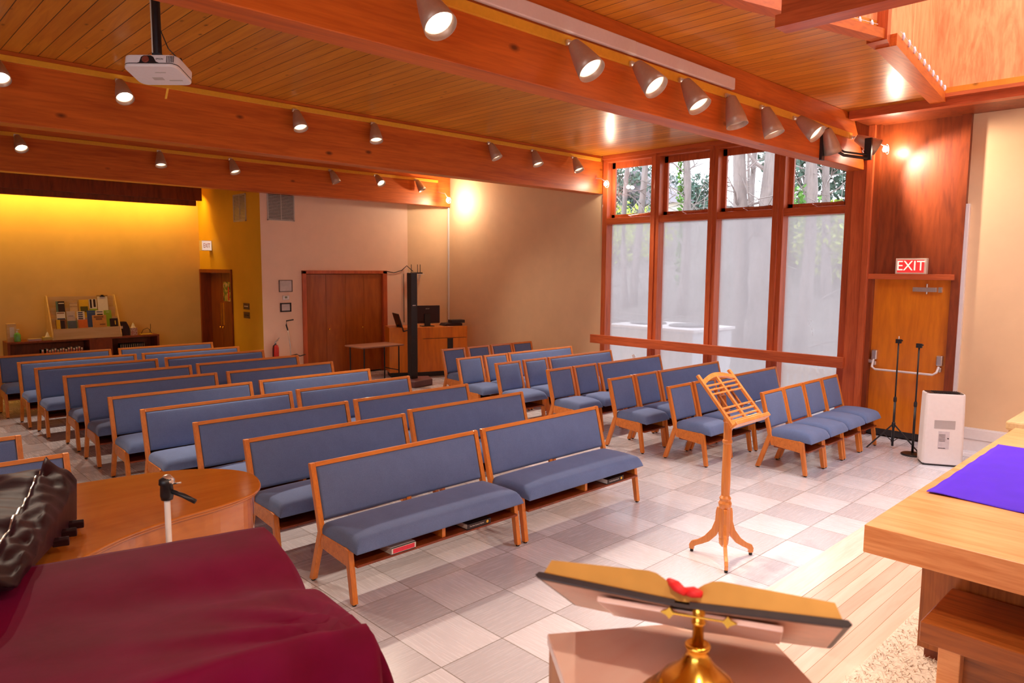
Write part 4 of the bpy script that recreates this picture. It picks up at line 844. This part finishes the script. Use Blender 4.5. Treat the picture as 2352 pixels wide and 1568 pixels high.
t = thing('thermostat', 'small white thermostat on the pink wall between two frames', 'thermostat', (6.39, 12.8, 1.60)); bm = new(); box(bm, (-.065, -.03, -.042), (.065, 0, .042)); obj('case', bm, M['white'], t, bev=.012); bm = new(); box(bm, (-.03, -.032, -.012), (.02, -.03, .025)); obj('display', bm, flat('lcd', (.25, .28, .2)), t)
for z, l_ in ((1.42, 'upper brown switch plate on the yellow wall beside the double door'), (1.25, 'lower brown switch plate on the yellow wall beside the double door')):
    t = thing('switch_plate', l_, 'switch', (5.93, 13.49, z)); bm = new(); box(bm, (-.008, -.13, -.06), (0, .13, .06)); obj('plate', bm, flat('plate_brown', (.16, .09, .04)), t); bm = new(); box(bm, (-.014, -.08, -.01), (-.008, .08, .01)); obj('rocker', bm, M['black'] if z < 1.3 else M['cream'], t)
t = thing('fire_extinguisher', 'red fire extinguisher on the pink wall by the corner', 'fire extinguisher', (6.12, 12.71, .38))
bm = new(); lathe(bm, [(.05, 0), (.058, .01), (.06, .03), (.06, .28), (.045, .33), (.018, .35)], n=18); obj('cylinder', bm, M['red'], t, True)
bm = new(); lathe(bm, [(.018, .35), (.018, .39), (0, .40)], n=10); tube(bm, [(-.03, 0, .37), (.06, 0, .43)], .008, 6); tube(bm, [(-.01, 0, .40), (.08, 0, .47)], .008, 6); obj('valve', bm, M['steel'], t)
bm = new(); tube(bm, [(0, -.02, .37), (-.06, -.03, .33), (-.068, -.03, .15), (-.065, -.03, .05)], .009, 6); obj('hose', bm, M['black'], t, True)
t = thing('folding_cane', 'thin metal cane leaning at the pink wall near the closet', 'cane', (6.42, 12.72, 0)); bm = new(); tube(bm, [(.03, 0, .02), (.0, 0, .7), (-.03, .02, 1.0)], .011, 8); obj('shaft', bm, M['steel'], t, True); bm = new(); tube(bm, [(-.03, .02, .98), (-.055, .03, 1.08), (-.05, .03, 1.16), (.08, .0, 1.18)], .013, 8); obj('grip', bm, M['black'], t, True)
bm = new(); tube(bm, [(6.42, 12.68, .50), (6.55, 12.72, .51), (6.62, 12.73, .47), (6.74, 12.74, .49)], .010, 6); o = obj('cable', bm, M['black'], None, True); tag(o, 'black cable hooked across the pink wall beside the closet', 'cable')
# nook: column speaker, console desk, monitor, folding table, stand, router
t = thing('column_speaker', 'tall thin black column loudspeaker in front of the sound desk', 'loudspeaker', (7.93, 10.86, 0))
bm = new(); box(bm, (-.07, -.06, .12), (.07, .07, 2.09)); obj('column', bm, M['black'], t, bev=.006)
bm = new(); box(bm, (-.04, -.063, 1.48), (.03, -.06, 1.495)); obj('badge', bm, wht, t)
bm = new(); prism(bm, [(-.22, -.36), (.25, -.28), (.42, .06), (.2, .18), (-.14, .14), (-.30, -.1)], 0, .12, ZP); obj('base_plate', bm, plain('base_maroon', (.16, .07, .08), .4), t, bev=.02)
t = thing('sound_desk', 'angled wooden sound desk in the far corner nook', 'desk', (8.58, 11.49, 0))
P_ = [(8.05, 11.80), (8.58, 11.49), (9.56, 11.20), (9.78, 11.95), (8.3, 12.32)]
bm = new(); prism(bm, [(x-8.58, y-11.49) for x, y in P_], .10, 1.0, ZP); obj('cabinet', bm, M['doorply'], t, bev=.004)
bm = new(); prism(bm, [((x-8.58)*.95+.02, (y-11.49)*.93+.03) for x, y in P_], 0, .10, ZP); obj('toe_kick', bm, M['black'], t)
bm = new(); mm = T(0, 0, 0) @ RZ(math.atan2(-.29, .98)); box(bm, (.05, -.008, .765), (1.0, -.002, .772), mm); box(bm, (.58, -.01, .45), (.70, -.002, .76), mm); obj('door_gaps', bm, M['black'], t)
t = thing('monitor', 'black computer monitor seen from behind on the sound desk', 'monitor', (8.86, 11.66, 1.0), math.radians(-20))
bm = new(); box(bm, (-.28, -.02, .06), (.28, .02, .42)); obj('screen_back', bm, blk2, t, bev=.006); bm = new(); box(bm, (-.05, -.05, .0), (.07, -.02, .25)); box(bm, (-.12, -.1, 0), (.14, .08, .012)); obj('stand', bm, M['black'], t)
text('maker_mark', 'acer', .05, T(.02, -.022, .36) @ FACE_NY, M['tile_w'], t, .0005)
t = thing('keyboard_mixer', 'low black mixing console on the right of the sound desk', 'mixer', (9.38, 11.52, 1.0), math.radians(-17)); bm = new(); prism(bm, [(-.20, 0), (.20, 0), (.20, .05), (.0, .06), (-.16, .05)], -.15, .15, YP); obj('case', bm, blk2, t, bev=.006); bm = new(); box(bm, (-.05, -.18, .06), (.24, .02, .12)); obj('recorder', bm, M['black'], t)
t = thing('folding_table', 'low brown folding table before the closet doors', 'table', (7.42, 11.42, 0)); bm = new(); box(bm, (-.42, -.30, .715), (.50, .30, .74)); obj('tabletop', bm, plain('table_brown', (.34, .14, .08), .35), t, bev=.004)
for x in (-.34, .42):
    for y in (-.24, .24): bm = new(); tube(bm, [(x, y, 0), (x, y, .715)], .013, 8); obj('leg', bm, M['darkmetal'], t)
    bm = new(); tube(bm, [(x, -.24, .25), (x, .24, .25)], .009, 6); obj('stretcher', bm, M['darkmetal'], t)
t = thing('music_stand', 'black metal music stand beside the closet doors', 'music stand', (8.32, 11.9, 0)); bm = new(); tube(bm, [(0, 0, .04), (0, 0, 1.05)], .012, 8); obj('pole', bm, M['black'], t); bm = new(); box(bm, (-.25, -.008, -.17), (.25, .008, .20), T(0, -.03, 1.08) @ RZ(1.2) @ RX(-.3)); box(bm, (-.25, -.09, -.17), (.25, 0, -.155), T(0, -.03, 1.08) @ RZ(1.2) @ RX(-.3)); obj('desk', bm, M['black'], t)
bm = new(); lathe(bm, [(.15, 0), (.13, .02), (.02, .05)], n=16); obj('base', bm, M['black'], t)
t = thing('router', 'black router with three aerials on a white bracket shelf', 'router', (9.36, 12.70, 2.05), math.radians(-19)); bm = new(); box(bm, (-.12, -.13, 0), (.12, -.02, .03)); obj('case', bm, M['black'], t)
for x in (-.10, .04, .10): bm = new(); tube(bm, [(x, -.03, .02), (x, -.03, .20)], .007, 6); obj('aerial', bm, M['black'], t)
t = thing('bracket_shelf', 'small white bracket shelf under the router', 'shelf', (9.38, 12.70, 2.05), math.radians(-19)); bm = new(); box(bm, (-.13, -.14, -.015), (.14, .0, -.001)); obj('board', bm, wht, t); bm = new(); prism(bm, [(0, -.015), (0, -.16), (-.12, -.015)], .05, .07, lambda u, v, h: (h, u, v)); obj('bracket', bm, wht, t)
bm = new(); tube(bm, [(8.66, 12.77, 2.10), (8.85, 12.77, 2.07), (9.05, 12.77, 2.12), (9.16, 12.74, 2.22), (9.24, 12.62, 2.10)], .009, 6); o = obj('cable', bm, M['black'], None, True); tag(o, 'black cable looping from the closet frame to the router', 'cable')
bm = new(); tube(bm, [(9.10, 12.77, 2.05), (9.10, 12.77, 1.0)], .008, 6); o = obj('cable', bm, M['black'], None, True); tag(o, 'black cable hanging straight down the wall behind the column speaker', 'cable')
# string lights on the skylight ledges
def string(lbl, pts):
    t = thing('string_lights', lbl, 'string lights')
    bm = new(); tube(bm, pts, .003, 5); obj('wire', bm, M['white'], t)
    a, b_ = Vector(pts[0]), Vector(pts[-1]); n = 10
    for k in range(n):
        p = a.lerp(b_, (k+.5)/n); bm = new(); lathe(bm, [(0, -.035), (.010, -.025), (.015, 0), (.009, .025), (0, .035)], T(p.x, p.y, p.z-.01), 8); obj('bulb', bm, M['icicle'], t, True)
M['icicle'] = plain('icicle_glass', (.75, .80, .95), .08, var=.02)
string('clear bulb string along the left ledge of the skylight', [(4.95, 2.74, 4.22), (6.45, 2.34, 4.22)])
string('clear bulb string along the rear ledge of the skylight', [(6.78, 2.27, 4.22), (9.25, 2.58, 4.22)])
# ------------------------------------------------------------ outside
def hill(x, y):
    return -.25 + min(17, max(0, x-14))*.29 + max(0, x-31)*.05 + .25*math.sin(x*.5+y*.3)*min(1, max(0, (x-13)/6)) + max(0, 4-y)*.03*max(0, x-14)*.3
m_, nt_, b_s = base('hillside', .95, 0, .2); vv = coords(nt_)
f1 = noise(nt_, vv, .6, 6, .65); f2 = noise(nt_, coords(nt_, (1, 4, 6)), 3, 5, .7)
c_ = ramp(nt_, f1, [(.3, (.13, .105, .09)), (.6, (.20, .175, .16)), (.75, (.13, .145, .07))]); c_ = mixc(nt_, .5, c_, ramp(nt_, f2, [(.35, (.09, .075, .065)), (.6, (.26, .23, .21))]))
nt_.links.new(c_, b_s.inputs['Base Color']); bump(nt_, b_s, f2, .6, .1); M['hill'] = m_
bm = new(); g = []
for i in range(46):
    r_ = []
    for j in range(60): x, y = 10.4+i*.75*(1+i*.012), -14+j*.95; r_.append(bm.verts.new((x, y, hill(x, y))))
    g.append(r_)
for i in range(45):
    for j in range(59): bm.faces.new((g[i][j], g[i+1][j], g[i+1][j+1], g[i][j+1]))
o = obj('hillside', bm, M['hill'], None, True); tag(o, 'pale leaf-strewn slope rising outside the windows', 'ground', kind='structure')
M['bark'] = wood('bark', (.30, .25, .235), (.17, .14, .13), 'Z', .8, .9, 0, .5, stretch=5)
M['ivy'] = plain('ivy_leaf', (.12, .28, .05), .6, var=.4, sc=8); M['bush'] = plain('bush_leaf', (.45, .55, .10), .7, var=.3, sc=4); M['pine'] = plain('pine_leaf', (.09, .16, .12), .8, var=.3, sc=4)
def leaves(bm, c, r, n, s, rnd):
    for _ in range(n):
        v = Vector((rnd.gauss(0, 1), rnd.gauss(0, 1), rnd.gauss(0, 1))).normalized()*rnd.random()**.4
        p = Vector(c)+Vector((v.x*r[0], v.y*r[1], v.z*r[2])); a = Vector((rnd.gauss(0, 1), rnd.gauss(0, 1), rnd.gauss(0, 1))).normalized()*s; b = a.cross(Vector((rnd.gauss(0, 1), rnd.gauss(0, 1), rnd.gauss(0, 1)))).normalized()*s*.5
        bm.faces.new([bm.verts.new(q) for q in (p-a, p+b, p+a, p-b)])
def tree(lbl, x, y, r, lean=(0, 0), h=11, br=9, ivy=0, seed=0, twigs=1):
    rnd = random.Random(seed); z0 = hill(x, y)-.3
    t = thing('tree', lbl, 'tree', (x, y, z0), 0); r = r*.62
    def pt(s): return Vector((lean[0]*s*h+.08*math.sin(s*9+seed), lean[1]*s*h+.10*math.sin(s*7+seed*2), s*h))
    bm = new(); tube(bm, [pt(k/12) for k in range(13)], [r*(1.25-.09*k+.04*math.sin(k*2.3+seed)) if k else r*1.5 for k in range(13)], 12); obj('trunk', bm, M['bark'], t, True)
    bm = new()
    for k in range(br):
        s = .22+.7*rnd.random(); p = pt(s); a = rnd.random()*6.28; L = (.7+rnd.random()*1.8); q = [p]
        d = Vector((math.cos(a), math.sin(a), .35+rnd.random()*.6))
        for m2 in range(4): d = (d+Vector((rnd.gauss(0, .25), rnd.gauss(0, .25), rnd.gauss(0, .2)))).normalized(); q.append(q[-1]+d*L/4)
        tube(bm, q, [r*.22, r*.17, r*.12, r*.07, r*.03], 5)
        for m2 in range(3*twigs):
            s2 = rnd.choice(q[1:]); e = Vector((rnd.gauss(0, 1), rnd.gauss(0, 1), rnd.gauss(.3, .8))).normalized()*.6; tube(bm, [s2, s2+e*.6, s2+e+Vector((0, 0, -.1))], [.014, .010, .004], 4)
    obj('branches', bm, M['bark'], t)
    if ivy:
        bm = new()
        for k in range(26): s = .12+.6*k/26; leaves(bm, pt(s)+Vector((-.05, .16, 0)), (r*.9, r*1.1, .3), 26, .07, rnd)
        obj('ivy', bm, M['ivy'], t)
    return t
TR = [('slim bare tree seen through the leftmost upper pane', 18, 13.55, .13, (0, -.004), 0), ('bare twin tree beside the slim one in the leftmost upper pane', 18.2, 13.25, .17, (0, -.008), 0),
      ('ivy covered tree in the second upper pane', 18, 11.56, .20, (0, -.005), 1), ('leaning thin tree at the right of the second upper pane', 20, 12.0, .15, (0, -.10), 0),
      ('thick leaning tree at the left of the third upper pane', 16, 8.42, .30, (0, .085), 0), ('very thin bare tree in the middle of the third upper pane', 20, 10.65, .07, (0, .01), 0),
      ('straight thin tree in the third upper pane', 18, 9.36, .13, (0, .0), 0), ('thickest bare tree at the right of the third upper pane', 16, 8.02, .44, (0, -.005), 0),
      ('bare tree in the rightmost upper pane', 16, 7.10, .22, (0, .0), 0), ('pale thin tree at the right of the rightmost upper pane', 20, 8.3, .18, (0, .01), 0), ('slender tree behind the rightmost upper pane', 24, 10.6, .2, (0, 0), 0)]
for k, (l_, x, y, r, ln_, iv) in enumerate(TR): tree(l_, x, y, r, ln_, 12, 12, iv, k+3, 2)
def bush(lbl, x, y, rz, n, m2, s=.10, zc=.5, name='bush', cat='bush'):
    rnd = random.Random(int(x*7+y)); z0 = hill(x, y); t = thing(name, lbl, cat, (x, y, z0-.1))
    bm = new()
    for k in range(6): a = rnd.random()*6.28; tube(bm, [(0, 0, 0), (math.cos(a)*rz[0]*.4, math.sin(a)*rz[1]*.4, rz[2]*.8), (math.cos(a)*rz[0]*.7, math.sin(a)*rz[1]*.7, rz[2]*1.5)], [.05, .03, .01], 5)
    obj('stems', bm, M['bark'], t)
    bm = new(); leaves(bm, (0, 0, rz[2]*1.0+zc*0), rz, n, s, rnd); obj('foliage', bm, m2, t)
bush('yellow green bush low in the leftmost upper pane', 24, 18.3, (1.6, 2.4, 1.3), 1500, M['bush'])
bush('yellow green bush at the right of the rightmost upper pane', 21, 8.3, (1.2, 1.4, 1.2), 1300, M['bush'])
bush('dull green shrub at the left of the rightmost upper pane', 22, 10.1, (1.2, 1.2, 1.3), 1200, M['ivy'])
bush('dark pine beyond the second upper pane', 44, 31.2, (2.2, 2.6, 2.3), 1400, M['pine'], .22, name='pine_tree', cat='tree')
bush('small dark pine right of the ivy covered tree', 44, 27.0, (1.4, 1.5, 1.9), 900, M['pine'], .2, name='pine_tree', cat='tree')
bush('dark pine beyond the leftmost upper pane', 42, 33.0, (2.4, 2.6, 3.0), 1200, M['pine'], .22, name='pine_tree', cat='tree')
bush('tall dark evergreen behind the rightmost upper pane', 30, 13.0, (2.4, 2.5, 3.0), 1700, M['pine'], .18, name='pine_tree', cat='tree')
bush('dark evergreen at the far right of the rightmost upper pane', 30, 10.8, (2.0, 1.8, 2.8), 1400, M['pine'], .18, name='pine_tree', cat='tree')
t = thing('house', 'grey roofed house beyond the slope outside the upper panes', 'house', (46, 31.5, hill(46, 31)-1)); bm = new(); box(bm, (-3, -4, 0), (3, 4, 2.2)); obj('wall', bm, M['cream'], t); bm = new(); prism(bm, [(-4.6, 2.1), (4.6, 2.1), (0, 4.6)], -3.4, 3.4, lambda u, v, h: (h, u, v)); obj('roof', bm, plain('roof_grey', (.36, .33, .36), .8), t)
t = thing('air_conditioner', 'big pale grey outdoor air conditioner behind the left window bays', 'air conditioner', (12.95, 8.62, -.25))
bm = new(); box(bm, (-.75, -1.08, .05), (.75, 1.0, 1.20)); obj('cabinet', bm, M['steelblue'], t, bev=.02); bm = new(); box(bm, (-.80, -1.13, 1.20), (.80, 1.05, 1.26)); obj('lid', bm, M['white'], t, bev=.01)
for y in (-.5, .5): bm = new(); lathe(bm, [(.38, 1.26), (.40, 1.28), (.36, 1.30), (.1, 1.31), (.0, 1.31)], T(0, y, 0), 24); obj('fan_grille', bm, M['darkmetal'], t)
bm = new()
for k in range(16): box(bm, (-.765, -1.0, .15+k*.06), (-.75, .92, .17+k*.06))
obj('louvres', bm, M['steelblue'], t); bm = new(); box(bm, (-.77, .3, .55), (-.755, .6, .66)); obj('nameplate', bm, wht, t)
t = thing('slat_fence', 'low pale slatted fence outside the bay beside the exit door', 'fence', (12.3, 4.4, -.25))
for k in range(22): bm = new(); box(bm, (-.02, -1.2+k*.13, 0), (.02, -1.11+k*.13, .76)); obj('slat', bm, M['creamwood'], t)
bm = new(); box(bm, (.02, -1.25, .62), (.05, 1.7, .68)); obj('fence_rail', bm, M['creamwood'], t)
rnd = random.Random(5); bm = new()
for k in range(520):
    x, y = 14.5+rnd.random()*19, 2+rnd.random()*24; big = 1+max(0, x-24)*.16; p = Vector((x, y, hill(x, y))); q = [p]; d = Vector((rnd.gauss(0, .5), rnd.gauss(0, 1), abs(rnd.gauss(.5, .5)))).normalized()
    for m2 in range(4): d = (d+Vector((rnd.gauss(0, .3), rnd.gauss(0, .3), rnd.gauss(-.15, .3)))).normalized(); q.append(q[-1]+d*.5*big)
    tube(bm, q, [.022, .018, .014, .010, .005], 4)
o = obj('brushwood', bm, plain('twig', (.30, .26, .24), .9)); tag(o, 'tangled bare brushwood covering the slope outside', 'brushwood', kind='stuff')
